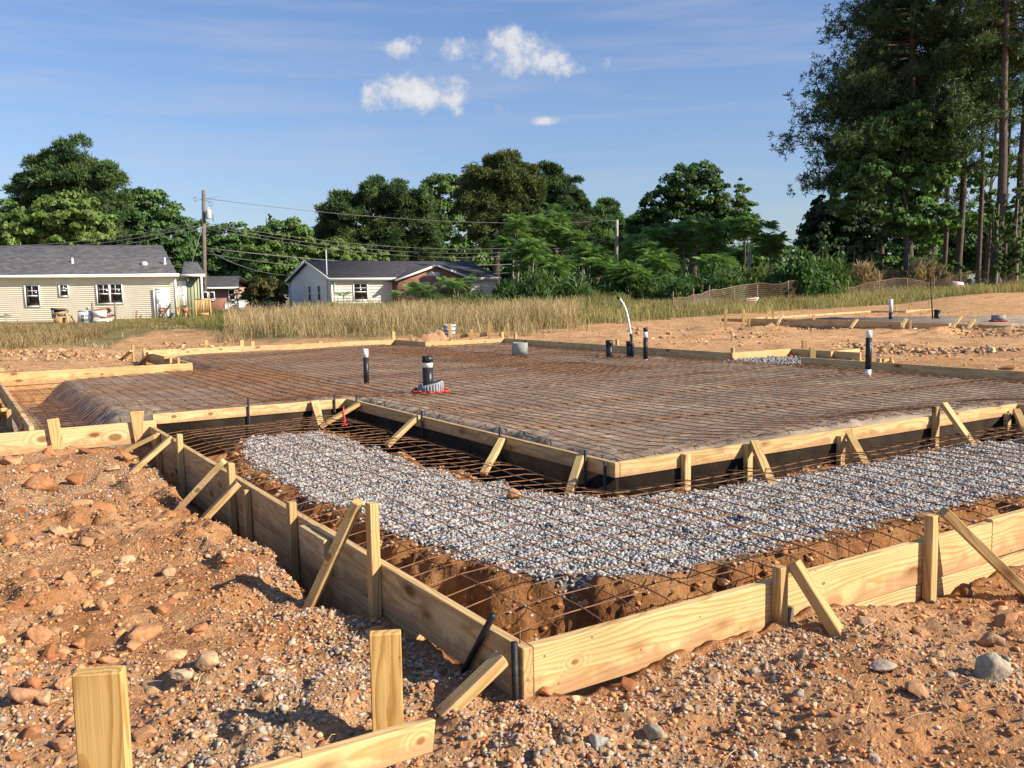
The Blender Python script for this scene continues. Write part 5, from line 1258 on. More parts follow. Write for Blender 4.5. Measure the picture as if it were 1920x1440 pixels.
mb = MB(); extr(mb, [(-1.0, 1.0), (-.5, 1.36), (.7, 1.38), (1.3, 1.02)], -.862, .862); mb.build('windows', M['glass'], t)
for x in (-1.35, 1.4):
    for y in (-.8, .8):
        mb = MB(); mb.tube([(x, y-.1, .33), (x, y+.1, .33)], .33, 16); mb.build('wheel', M['black_plastic'], t)
O4 = dist(1488, 500, 150)
t = thing('house', 'far grey roof just visible in the gap between the trees', 'house', O4, YAW-math.pi/2)
mb = MB(); mb.box(-4.5, 3.5, 0, 8, -4, .2); mb.build('wall', M['siding_white'], t)
mb = MB(); roof2(mb, -5, 4, -.5, 8.5, .2, 1.7); mb.build('roof', m_shingle('pale_shingles', (.22, .22, .23)), t)

# ------------------------------------------------------------------ poles and lines
DP = 66.0
pb = dist(383.5, 585, DP); pt = dist(381.5, 357, DP)
p1 = thing('utility_pole', 'tall leaning utility pole with a transformer beside the tan house', 'utility pole', pb)
mb = MB(); mb.tube([(0, 0, -.5), pt-pb], [.19, .125], 10); mb.build('pole', M['pole'], p1)
mb = MB(); q = dist(391.5, 411, DP-.2)-pb; mb.lathe([(.0001, 0), (.19, .02), (.20, .1), (.20, .62), (.17, .70), (.05, .72), (.05, .86), (.0001, .87)], 14, q); mb.tube([q+(0, 0, .5), q+np.array([-.35*RT[0], -.35*RT[1], .5])], .04, 6); mb.build('transformer', M['metal'], p1)
mb = MB(); a, b_ = dist(379, 374, DP)-pb, dist(392, 378, DP)-pb; mb.tube([a, b_], .03, 6)
for px, py in ((366, 374), (395, 382)):
    q = dist(px, py, DP)-pb
    mb.tube([q+RT*math.cos(k)*.13+np.array((0, 0, .16))*math.sin(k) for k in np.linspace(0, 6.28, 13)], .02, 5)
mb.tube([dist(399.5, 402, DP)-pb, dist(399.5, 414, DP)-pb], .04, 6); mb.tube([dist(372, 375, DP)-pb, dist(412, 368, DP)-pb], .014, 4); mb.build('bracket', M['wire'], p1)
DQ = 98.0
qb, qt = dist(1154, 498, DQ), dist(1157, 412, DQ)
p2 = thing('utility_pole', 'smaller utility pole standing among the trees behind the thicket', 'utility pole', qb-(0, 0, 3))
mb = MB(); mb.tube([(0, 0, 0), qt-qb+np.array((0, 0, 3))], [.22, .17], 10); mb.build('pole', m_plain('pale_pole', (.34, .30, .26), .9, .2, 4), p2)
def cable(label, pts, r=.026, sag=0.0, n=18):
    P0, P1 = [dist(*p) for p in pts]
    k = np.linspace(0, 1, n)[:, None]
    C = P0*(1-k)+P1*k; C[:, 2] -= sag*4*(k*(1-k))[:, 0]
    mb = MB(); mb.tube(C, r, 4); tag(mb.build('power_line', M['wire']), label, 'power line', 'overhead lines')
cable('thin top wire running between the two utility poles', ((384, 372, DP), (1157, 413, DQ)), .018, .9)
cable('upper of the three bundled wires between the poles', ((389, 419, DP), (1155, 444, DQ)), .018, 1.6)
cable('middle of the three bundled wires between the poles', ((389, 424, DP), (1155, 449, DQ)), .018, 1.75)
cable('lower of the three bundled wires between the poles', ((389, 429, DP), (1155, 453, DQ)), .018, 1.9)
cable('thick pale cable running low over the white house roof', ((388, 465, DP), (1155, 478, DQ)), .034, 1.2)
cable('lower thin cable under the thick pale cable', ((388, 476, DP), (1155, 486, DQ)), .022, 1.6)
cable('service drop sloping from the pole to the white house gable', ((391, 470, DP), (557, 516, 66)), .024, .5)
cable('wire leaving the smaller pole past the round tree', ((1157, 443, DQ), (1420, 462, 92)), .025, .6)
cable('low cable leaving the smaller pole behind the thicket', ((1156, 478, DQ), (1500, 500, 92)), .03, .6)
cable('upper wire crossing the trees behind the tan house', ((383, 414, DP), (-60, 462, 62)), .017, .5)
cable('middle wire crossing the trees behind the tan house', ((383, 421, DP), (-60, 470, 62)), .017, .5)
cable('lower wire crossing the trees behind the tan house', ((383, 428, DP), (-60, 480, 62)), .017, .5)
cable('guy wire slanting down beside the utility pole', ((381, 420, DP), (360, 492, 63)), .022, 0)

# ------------------------------------------------------------------ site fence, signs, odds and ends
fx = np.array([(1262, 601, 44), (1300, 593, 45), (1330, 589, 46), (1376, 583, 48), (1420, 579, 50), (1477, 571, 51), (1530, 566, 52), (1590, 563, 53), (1648, 560, 54), (1700, 557, 54.5), (1750, 555, 55), (1800, 552, 55), (1850, 548, 55), (1900, 545, 55), (1990, 541, 54)], float)
def fpt(s):
    px = np.interp(s, np.arange(len(fx)), fx[:, 0]); py = np.interp(s, np.arange(len(fx)), fx[:, 1]); D = np.interp(s, np.arange(len(fx)), fx[:, 2])
    P = dist(px, py, D); P[2] = gz(P)-.02; return P
ft = thing('site_fence', 'sagging rust coloured netting fence along the far edge of the lot', 'fence', fpt(0))
o0 = fpt(0); ss = np.linspace(0, len(fx)-1, 420)
hts = .90+.26*fbm(ss*.7, ss*0, 0, 4, 201)
mb = MB(); Pt = np.array([fpt(s) for s in ss])-o0
for k in range(11): 
    C = Pt.copy(); C[:, 2] += hts*(k/10); C[:, 0] += .08*fbm(ss*2.1, ss*0+k*.2, 0, 2, 202)
    mb.tube(C[::2], .007 if k < 10 else .018, 3, cap=False)
for i_ in range(0, len(ss), 1):
    C = [Pt[i_]+np.array([.08*float(fbm(ss[i_]*2.1, k*.2*5, 0, 2, 202)), 0, hts[i_]*k/2]) for k in range(3)]
    mb.tube(C, .006, 3, cap=False)
m, nt, b = new_mat('rust_netting'); tc = N(nt, 'ShaderNodeTexCoord'); n_ = N(nt, 'ShaderNodeTexNoise'); n_.inputs['Scale'].default_value = .5; L(nt, tc.outputs['Object'], n_.inputs['Vector'])
L(nt, ramp(nt, n_.outputs['Fac'], [(.3, (.22, .14, .085)), (.6, (.36, .27, .19))]), b.inputs['Base Color'])
mb.build('netting', m, ft)
for s in range(len(fx)-1):
    q = fpt(s)-o0; mb = MB(); mb.bar(q, q+np.array((.0, 0, 1.0+.12*(s % 3))), .04, .035); mb.build('post', M['wood_old'], ft)
def board_sign(label, pts, D, rows):
    t = thing('warning_sign', label, 'sign', dist(*pts[0], D), 0)
    o_ = dist(*pts[0], D); c4 = np.array([dist(px, py, D)-o_ for px, py in pts]); n_ = np.cross(c4[1]-c4[0], c4[3]-c4[0]); n_ /= np.linalg.norm(n_)
    if n_@FW > 0: n_ = -n_
    b4 = c4-n_*.012
    mesh_np('panel', np.concatenate([c4, b4]), [np.array([(0, 1, 2, 3), (7, 6, 5, 4), (0, 4, 5, 1), (1, 5, 6, 2), (2, 6, 7, 3), (3, 7, 4, 0)])], m_plain('faded_sign', (.55, .50, .47), .6, .1, 5), t)
    mb = MB()
    for a, b_, c, d in rows:
        q = [c4[0]*(1-u)*(1-v)+c4[1]*u*(1-v)+c4[2]*u*v+c4[3]*(1-u)*v+n_*.008 for u, v in ((a, c), (b_, c), (b_, d), (a, d))]; mb.add(q, [(0, 1, 2, 3)])
    mb.build('print', m_plain('faded_red', (.50, .16, .14), .6, .2, 5), t)
board_sign('faded white and pink sign lying tilted on the netting fence', [(1399, 559.5), (1423, 557.5), (1417, 571), (1391, 573)], 48, [(.08, .92, .12, .30), (.15, .85, .42, .58), (.1, .6, .70, .82)])
board_sign('small white sign with a red corner on the netting fence near the pines', [(1786, 527), (1806, 529), (1810, 541), (1783, 540)], 53.5, [(.1, .5, .15, .3), (.35, .8, .45, 1.0)])
P = ground_pt(843, 637); P = dist(843, 631, 23.2)
t = thing('bucket', 'grey striped bucket standing behind the tall batter post', 'bucket', (P[0], P[1], gz(P)))
mb = MB(); mb.lathe([(.0001, 0), (.145, 0), (.165, .36), (.155, .36), (.14, .02)], 20); mb.build('body', m_plain('grey_plastic', (.42, .44, .47), .5, .1, 5), t)
mb = MB()
for z in (.10, .20, .30): mb.lathe([(.155+.03*(z-.1), z-.012), (.163+.03*(z-.1), z-.012), (.165+.03*(z-.1), z+.012), (.155+.03*(z-.1), z+.012)], 20)
mb.build('bands', m_plain('dark_band', (.06, .065, .08), .5, .1, 5), t)
P = dist(812, 640, 20.6); th = np.linspace(0, 2*math.pi, 40, endpoint=False); rr = np.linspace(0, 1, 16)
Vp = []
for r_k in rr:
    for a in th: Vp.append((r_k*math.cos(a)*.62, r_k*math.sin(a)*.45, (.30*(1-r_k**1.2)+.15*float(fbm(r_k*math.cos(a)*3.5, r_k*math.sin(a)*3.5, 0, 4, 66)))))
Vp = np.array(Vp); nn = 40; jj = np.arange(nn); kk = (jj+1) % nn
fs = np.concatenate([np.stack([jj+i*nn, kk+i*nn, kk+(i+1)*nn, jj+(i+1)*nn], -1) for i in range(15)])
o = mesh_np('dirt_pile', Vp+(P[0], P[1], max(gz(P), -.09)-.03), [fs], M['stone'], smooth=False, col=np.array([(.32, .195, .11)])*(1+.2*fbm(Vp[:, 0]*9, Vp[:, 1]*9, Vp[:, 2]*9, 3, 67))[:, None])
tag(o, 'small heap of loose dirt just behind the step in the far form', 'dirt pile')
# ------------------------------------------------------------------ foliage
def cards(C, Nn, w, h, rg, droop=0.0):
    """one quad per centre: facing Nn, width w, length h (a kite so that it reads as a leaf spray)"""
    n = len(C)
    t = rg.normal(size=(n, 3)); t -= Nn*(t*Nn).sum(1)[:, None]; t /= np.linalg.norm(t, axis=1)[:, None]+1e-9
    b = np.cross(Nn, t)
    w = np.broadcast_to(w, (n,))[:, None]; h = np.broadcast_to(h, (n,))[:, None]
    V = np.stack([C-t*h*.5, C+b*w*.5-t*h*.08, C+t*h*.5-np.array((0, 0, 1))*droop*h, C-b*w*.5-t*h*.08+Nn*w*.12], 1).reshape(-1, 3)
    return V, np.arange(n*4).reshape(n, 4)
def tufts(C, Dn, r, w, k, rg):
    """needle tufts: k thin blades fanning out round Dn"""
    n = len(C)
    d = Dn[:, None]*.55+rg.normal(size=(n, k, 3))*.62; d /= np.linalg.norm(d, axis=2)[..., None]
    s = np.cross(d, rg.normal(size=(n, k, 3))); s /= np.linalg.norm(s, axis=2)[..., None]+1e-9
    rr = np.broadcast_to(r, (n,))[:, None, None]*rg.uniform(.7, 1.15, (n, k, 1))
    c = C[:, None]
    V = np.stack([c-s*w*.5, c+d*rr*.6+s*w*.6, c+d*rr, c+d*rr*.5-s*w*.6], 2).reshape(-1, 3)
    return V, np.arange(n*k*4).reshape(n*k, 4)
def unit(rg, n):
    v = rg.normal(size=(n, 3)); return v/np.linalg.norm(v, axis=1)[:, None]
def tree(name, label, cat, group, lobes, D, base_px, n, leaf, pal_, rg, style='leaf', trunk=None, clump=.5, trunk_mat='bark', fill=.35, flat=.9):
    """lobes: crown masses given where they stand in the view (px, py, half width, half height[, nearer]) at distance D"""
    n = int(n*(3.2 if style == 'leaf' else 2.0)); leaf *= .62 if style == 'leaf' else .85; k = D/F_PX
    LB = []
    for l in lobes:
        c = dist(l[0], l[1], D-(l[4] if len(l) > 4 else 0)+rg.uniform(-.6, .6)); LB.append((c, np.array([l[2]*k, min(l[2], l[3]*1.3)*k*.95, l[3]*k])))
    bp = dist(base_px[0], base_px[1], D); bp[2] = gz(bp)
    root = thing(name, label, cat, bp, 0, group)
    vol = np.array([a[1].prod()**(2/3) for a in LB]); vol /= vol.sum()
    ax, ay = RT, FH
    clumps, cr, out = [], [], []
    for (c, r), f in zip(LB, vol):
        m = max(8, int(n/80*f))
        u = unit(rg, m); rad = np.where(rg.uniform(0, 1, m) < fill, rg.uniform(.2, .75, m), rg.uniform(.72, 1.0, m))[:, None]
        p = u*rad
        P = c+p[:, 0:1]*r[0]*ax+p[:, 1:2]*r[1]*ay+p[:, 2:3]*r[2]*np.array((0, 0, 1))
        clumps.append(P); cr.append(np.full(m, clump*min(r.min(), 2.2)*1.0)*rg.uniform(.55, 1.15, m))
        out.append(u)
    clumps, cr, out = np.concatenate(clumps), np.concatenate(cr), np.concatenate(out)
    ow = out[:, 0:1]*ax+out[:, 1:2]*ay+out[:, 2:3]*np.array((0, 0, 1))
    ctone = rg.normal(0, .16, len(clumps)); pi = rg.integers(0, len(pal_), len(clumps))
    w = rg.integers(0, len(clumps), n)
    u = unit(rg, n); u[:, 2] = np.abs(u[:, 2])*1.0-.25
    C = clumps[w]+u*cr[w][:, None]*rg.uniform(.35, 1.0, (n, 1))*np.array((1, 1, flat))
    if style == 'leaf':
        Nn = u*.8+ow[w]*.5+rg.normal(size=(n, 3))*.55; Nn /= np.linalg.norm(Nn, axis=1)[:, None]
        s = leaf*rg.uniform(.6, 1.35, n)
        V, F = cards(C, Nn, s*.75, s, rg, .15)
        per = 1
    else:
        kk = 6
        Dn = u*.7+np.array((0, 0, .55)); 
        V, F = tufts(C, Dn, leaf*rg.uniform(.7, 1.25, n), leaf*.16, kk, rg); per = kk
    col = np.array(pal_)[pi[w]]*(1+ctone[w])[:, None]*(1+rg.normal(0, .13, (n, 1)))
    col = np.clip(col, .006, .5)
    mesh_np('crown', V-bp, [F], M['leaf' if style == 'leaf' else 'needle'], root, fcol=np.repeat(col, per, 0))
    # trunk and limbs
    if trunk:
        r0 = trunk
        mb = MB(); cen = sum(c*f for (c, r), f in zip(LB, vol)); topz = max(c[2]+r[2]*.2 for c, r in LB)
        tp = np.array([cen[0]*.6+bp[0]*.4, cen[1]*.6+bp[1]*.4, topz])
        kz = np.linspace(0, 1, 9)[:, None]
        C = bp*(1-kz)+tp*kz; C[:, :2] += .25*r0*np.stack([fbm(kz[:, 0]*3, kz[:, 0]*0, 0, 2, 5), fbm(kz[:, 0]*3, kz[:, 0]*0+4, 0, 2, 6)], -1)*4; C[0, 2] -= .3
        mb.tube(C-bp, r0*np.linspace(1.1, .25, 9), 8)
        for c, r in LB:
            f = np.clip((c[2]-r[2]*.6-bp[2])/(topz-bp[2]), .2, .92); s_ = C[int(f*8)]
            md = (s_+c)/2+np.array((0, 0, .12*np.linalg.norm(c-s_)))
            mb.tube(np.array([s_, md, c])-bp, [r0*.4, r0*.26, r0*.1], 5)
            for _ in range(4):
                e = c+unit(rg, 1)[0]*r*.8
                mb.tube(np.array([md*.4+c*.6, (c+e)/2, e])-bp, [r0*.16, r0*.1, r0*.04], 4)
        mb.build('trunk', M[trunk_mat], root)
    return root
rg = np.random.default_rng(5)
DK = [(0.092, 0.176, 0.056), (0.120, 0.212, 0.064), (0.072, 0.144, 0.056)]
PINE = [(.070, .128, .044), (.092, .148, .050), (.056, .108, .042), (.108, .152, .052)]
MID = [(0.116, 0.203, 0.052), (0.096, 0.171, 0.046), (0.142, 0.226, 0.058)]
LITE = [(0.169, 0.254, 0.068), (0.137, 0.221, 0.060), (0.195, 0.273, 0.081)]
tree('pine_tree', 'big dark rounded pine rising behind the tan house', 'tree', None, [(135, 312, 62, 44), (78, 328, 52, 34), (188, 348, 44, 40), (58, 356, 44, 28), (120, 352, 80, 38), (216, 388, 34, 34), (45, 415, 38, 40), (150, 405, 80, 44), (200, 440, 40, 40)], 82, (128, 590), 9500, .62, PINE, rg, 'needle', .42, .5)
tree('broadleaf_tree', 'light green loose tree in front of the big dark pine', 'tree', None, [(120, 398, 66, 36), (62, 430, 64, 38), (172, 424, 40, 32), (15, 450, 46, 34), (105, 445, 90, 34), (-40, 440, 40, 50)], 70, (100, 590), 8500, .50, LITE, rg, 'leaf', .30, .42, 'bark_pale')
tree('broadleaf_tree', 'sliver of a light green tree at the left picture edge', 'tree', None, [(-25, 395, 42, 48), (-20, 440, 46, 40)], 76, (-20, 590), 2500, .5, MID, rg, 'leaf', .3, .45)
tree('broadleaf_tree', 'dense dark green tree between the big pine and the utility pole', 'tree', None, [(277, 398, 54, 42), (322, 432, 36, 36), (236, 420, 46, 42), (290, 455, 72, 34), (230, 470, 40, 30)], 84, (280, 590), 8500, .50, DK, rg, 'leaf', .4, .42)
tree('broadleaf_tree', 'low dark tree just behind the utility pole', 'tree', None, [(372, 452, 46, 42), (345, 485, 46, 40), (400, 490, 50, 40), (390, 530, 50, 30)], 92, (372, 590), 6500, .48, DK, rg, 'leaf', .35, .42)
tree('broadleaf_tree', 'dark tree between the utility pole and the yellow-green tree', 'tree', None, [(435, 452, 46, 34), (465, 478, 44, 38), (440, 505, 60, 40), (480, 540, 60, 30)], 92, (440, 590), 6500, .48, DK, rg, 'leaf', .3, .42)
tree('broadleaf_tree', 'yellow-green tree left of the white house gable', 'tree', None, [(535, 446, 50, 36), (500, 466, 42, 38), (566, 468, 28, 42), (530, 505, 62, 34), (560, 510, 36, 30)], 84, (530, 590), 7500, .46, MID+[LITE[1]], rg, 'leaf', .28, .42)
tree('cedar_tree', 'small pointed cedar tip above the yellow-green tree', 'tree', None, [(507, 412, 5, 12), (507, 432, 11, 16), (507, 455, 17, 20), (507, 480, 22, 22)], 88, (507, 590), 2200, .34, DK, rg, 'leaf', .16, .5)
tree('pine_tree', 'broad dark pine mass above the white house roof', 'tree', None, [(655, 408, 48, 46), (720, 384, 60, 48), (780, 412, 48, 50), (632, 448, 40, 36), (700, 452, 88, 40), (770, 462, 58, 36)], 104, (715, 580), 10500, .66, PINE, rg, 'needle', .45, .48)
tree('broadleaf_tree', 'brighter green tree top between the two dark pines', 'tree', None, [(826, 364, 38, 36), (857, 344, 24, 24), (816, 402, 36, 36), (845, 420, 40, 40)], 116, (825, 580), 4500, .56, MID, rg, 'leaf', .35, .45)
tree('pine_tree', 'tallest olive green pine with a bare lower trunk in the middle of the view', 'tree', None, [(932, 336, 58, 46), (900, 380, 44, 48), (968, 382, 42, 46), (930, 432, 56, 40), (942, 310, 38, 22), (985, 350, 30, 40)], 92, (931, 575), 9500, .60, [(.095, .125, .042), (.115, .14, .048), (.075, .105, .038)], rg, 'needle', .40, .46, 'bark')
tree('pine_tree', 'dark pine right behind the tallest olive pine', 'tree', None, [(1020, 350, 38, 44), (1060, 372, 38, 44), (1086, 388, 20, 28), (1040, 424, 60, 46)], 112, (1040, 580), 7000, .66, PINE, rg, 'needle', .42, .45)
tree('pine_tree', 'dark distant tree beside the smaller utility pole', 'tree', None, [(1132, 400, 28, 24), (1115, 440, 46, 46), (1180, 445, 38, 36)], 118, (1130, 580), 4500, .62, DK, rg, 'needle', .35, .48)
tree('broadleaf_tree', 'pale young trees leafing out in front of the dark pine mass', 'tree', None, [(645, 470, 40, 24), (690, 488, 42, 20), (612, 480, 26, 26)], 86, (650, 580), 3000, .44, LITE, rg, 'leaf', .16, .42)
tree('broadleaf_tree', 'large round-crowned dark green tree right of the middle', 'tree', None, [(1300, 354, 60, 46), (1250, 394, 58, 48), (1350, 392, 50, 48), (1300, 432, 100, 50), (1384, 404, 20, 40), (1212, 432, 40, 34), (1320, 330, 34, 24)], 92, (1300, 570), 13500, .46, [(.060, .125, .036), (.076, .145, .040), (.050, .105, .036)], rg, 'leaf', .45, .36)
tree('broadleaf_tree', 'thin feathery tree top at the right side of the round-crowned tree', 'tree', None, [(1395, 372, 14, 26), (1402, 400, 16, 30), (1385, 350, 10, 16)], 96, (1395, 570), 900, .45, DK, rg, 'leaf', .12, .5)
tree('broadleaf_tree', 'far low trees in the gap before the pine stand', 'tree', None, [(1455, 470, 36, 14), (1495, 474, 30, 14), (1430, 462, 24, 16), (1520, 470, 20, 18)], 170, (1470, 510), 2600, .8, MID, rg, 'leaf', .3, .5)
tree('broadleaf_tree', 'round bush with reddish tinge beside the parked car', 'bush', None, [(495, 546, 34, 26), (478, 556, 24, 20), (514, 555, 22, 22)], 66, (495, 580), 3800, .26, [(.075, .085, .025), (.095, .080, .028), (.06, .085, .024)], rg, 'leaf', .1, .42)
tree('shrub', 'bare grey twiggy shrub left of the round bush', 'bush', None, [(447, 545, 8, 18), (442, 560, 8, 16)], 66, (447, 582), 160, .14, [(.16, .13, .10)], rg, 'leaf', .07, .6, 'bark_pale')

for lab, xx, yt, D in (('dim tree filling the gap behind the yellow-green tree', 575, 440, 125), ('dim tree low behind the broad pine mass, left half', 660, 450, 128), ('dim tree low behind the broad pine mass, right half', 750, 450, 130), ('dim tree behind the bare pine trunk', 850, 450, 128), ('dim tree behind the bare pine trunk, further right', 950, 455, 130), ('dim tree behind the bushy trees of heaven', 1040, 450, 128), ('dim tree behind the smaller utility pole', 1130, 440, 130), ('dim tree left behind the round-crowned tree', 1215, 445, 126), ('dim tree right behind the round-crowned tree', 1310, 450, 128), ('dim tree behind the two-stemmed tree of heaven', 1400, 455, 128)):
    tree('broadleaf_tree', lab, 'tree', 'trees of the far wood', [(xx, yt+30, 52, 40), (xx-34, yt+60, 44, 44), (xx+34, yt+55, 44, 44), (xx, yt+85, 66, 40)], D, (xx, 560), 6500, 1.0, DK+[MID[1]], rg, 'leaf', .3, .6)

# ------------------------------------------------------------------ pine stand on the right: bare stems, whorled limbs, needle tufts
TPINE = [(.056, .102, .038), (.074, .120, .043), (.044, .086, .036), (.092, .128, .046)]
def tall_pine(label, px, py, D, h, r, crown0, reach, n_br, rg, lean=0.0, dense=14, left=1.0, pal_=TPINE):
    bp = dist(px, py, D); bp[2] = gz(bp)
    root = thing('pine_tree', label, 'tree', bp, 0, 'tall pines at the edge of the woods')
    kz = np.linspace(0, 1, 14); C = np.zeros((14, 3)); C[:, 2] = kz*h
    C[:, :2] += (kz[:, None]*lean*RT[:2][None])+.12*np.stack([fbm(kz*4, kz*0+px, 0, 2, 3), fbm(kz*4, kz*0+px*2, 0, 2, 4)], -1)
    C[0, 2] = -.4
    mb = MB(); mb.tube(C, r*np.linspace(1.05, .28, 14), 9)
    lb = mb; tc_, td = [], []
    n_br = int(n_br*(2.05 if px < 1740 else 1.1)); dense = int(dense*1.4); reach *= 1.08
    for _ in range(n_br):
        f = crown0+(1-crown0)*rg.uniform(0, 1)**.85
        s_ = np.array([np.interp(f, kz, C[:, 0]), np.interp(f, kz, C[:, 1]), f*h])
        a = rg.uniform(0, 2*math.pi); d = np.array([math.cos(a), math.sin(a), 0.0])
        side = d@RT; ln = reach*(1.08-.98*max(0, (f-.42)/.58))*rg.uniform(.55, 1.1)*(left if side < -.3 else 1.0)*(.55+.45*min(1, (f-crown0)/.12+.3))
        rise = rg.uniform(-.22, .30)
        e = s_+d*ln+np.array((0, 0, ln*rise)); m_ = (s_+e)/2+np.array((0, 0, ln*(.06-.04)))
        lb.tube([s_, m_, e], [r*.20, r*.13, r*.04], 4)
        q = int(dense*ln/3.0)+4
        t = rg.uniform(.38, 1.04, q)[:, None]
        P = s_*(1-t)+e*t+rg.normal(size=(q, 3))*np.array((.55, .55, .22))*ln*.15+np.array((0, 0, .12))
        tc_.append(P); td.append(np.repeat((d*.6+np.array((0, 0, .6)))[None], q, 0))
    lb.build('trunk', M['bark'], root)
    P = np.concatenate(tc_); Dn = np.concatenate(td)
    P = np.repeat(P, 2, 0)+rg.normal(0, .16, (len(P)*2, 3)); Dn = np.repeat(Dn, 2, 0)
    V, F = tufts(P, Dn, .38*rg.uniform(.7, 1.25, len(P)), .055, 8, rg)
    col = np.array(pal_)[rg.integers(0, len(pal_), len(P))]*(1+rg.normal(0, .2, (len(P), 1)))
    o = mesh_np('crown', V, [F], M['needle'], root, fcol=np.repeat(np.clip(col, .005, .3), 8, 0))
    return root
rg = np.random.default_rng(9)
tall_pine('dark pine with limbs reaching far out over the field at the edge of the stand', 1700, 535, 62, 27, .30, .22, 6.4, 120, rg, -.3, 17, 1.05)
tall_pine('dark pine whose top fills the upper edge left of the bare stems', 1748, 535, 66, 29, .30, .38, 6.2, 110, rg, .3, 17)
tall_pine('pine stem behind the leafy understory, third in the stand', 1795, 532, 63, 28, .24, .40, 4.6, 80, rg, .3, 15)
tall_pine('slim straight pine stem before the thick pale trunk', 1830, 533, 64, 27, .17, .55, 3.4, 44, rg, .2, 13)
tall_pine('thickest pine trunk with pale lower bark near the picture edge', 1866, 533, 56, 26, .30, .52, 4.6, 64, rg, .25, 13)
tall_pine('pine trunk hung with vines at the right picture edge', 1899, 531, 58, 26, .26, .50, 4.4, 60, rg, .5, 13)
tall_pine('thin pine stem in the gap between the two thick trunks', 1884, 531, 72, 27, .15, .55, 3.0, 34, rg, -.2, 12)
tall_pine('thin dark pine stem deep in the stand', 1772, 533, 76, 28, .20, .45, 4.0, 60, rg, .1, 13)
tall_pine('pine deep in the stand behind the overhanging limbs', 1650, 530, 78, 27, .26, .34, 5.0, 90, rg, .2, 15)
tall_pine('pine just beyond the right picture edge', 1975, 530, 60, 27, .28, .4, 4.5, 60, rg, 0, 13)
tall_pine('leaning thin pine behind the slim straight stem', 1848, 531, 80, 27, .16, .5, 3.2, 40, rg, .6, 12)
W = [(0.092, 0.188, 0.050), (0.115, 0.221, 0.058), (0.070, 0.154, 0.046)]
tree('broadleaf_tree', 'leafy mid green tree growing up in front of the dark pines', 'tree', None, [(1650, 262, 50, 46), (1704, 235, 52, 40), (1640, 335, 56, 44), (1722, 330, 56, 54), (1690, 402, 58, 40), (1602, 305, 36, 34), (1760, 300, 44, 54), (1742, 420, 56, 40), (1590, 380, 40, 34)], 58, (1700, 540), 14500, .42, W, rg, 'leaf', .16, .34, 'bark', .4)
tree('broadleaf_tree', 'dark spreading tree low at the left foot of the pine stand', 'tree', None, [(1562, 420, 54, 42), (1530, 448, 36, 34), (1604, 442, 58, 42), (1550, 390, 30, 26), (1570, 475, 70, 34)], 72, (1570, 535), 9000, .5, [(.038, .080, .040), (.046, .094, .042), (.032, .066, .034)], rg, 'leaf', .26, .40)
tree('broadleaf_tree', 'thin leafy tree with gaps of sky between the bare stems', 'tree', None, [(1830, 330, 40, 60), (1880, 400, 40, 50), (1820, 420, 40, 40), (1890, 300, 30, 60), (1915, 420, 30, 60)], 68, (1850, 535), 3000, .36, W, rg, 'leaf', .12, .42)
tree('broadleaf_tree', 'vine covered sapling climbing the thick pale trunk', 'tree', None, [(1868, 470, 12, 50), (1872, 420, 10, 40), (1860, 390, 14, 26), (1885, 500, 16, 30)], 54.6, (1868, 533), 1500, .26, [(.085, .14, .04), (.07, .12, .035)], rg, 'leaf', .08, .5, 'bark_pale')
tree('broadleaf_tree', 'vine covered pale stem nearest the right picture edge', 'tree', None, [(1906, 480, 14, 46), (1900, 430, 12, 40), (1912, 380, 14, 30)], 55, (1906, 532), 1400, .26, [(.085, .14, .04), (.06, .11, .035)], rg, 'leaf', .08, .5, 'bark_pale')
for lab, xx, D in (('dark undergrowth tree deep in the stand, left of the bare stems', 1690, 84), ('dark undergrowth tree deep in the stand, behind the bare stems', 1790, 88), ('dark undergrowth tree deep in the stand, at the picture edge', 1890, 86)):
    tree('broadleaf_tree', lab, 'tree', 'undergrowth trees in the pine stand', [(xx, 470, 62, 52), (xx-30, 430, 40, 40), (xx+30, 440, 40, 46), (xx, 510, 70, 30)], D, (xx, 535), 5200, .5, DK, rg, 'leaf', .2, .5)

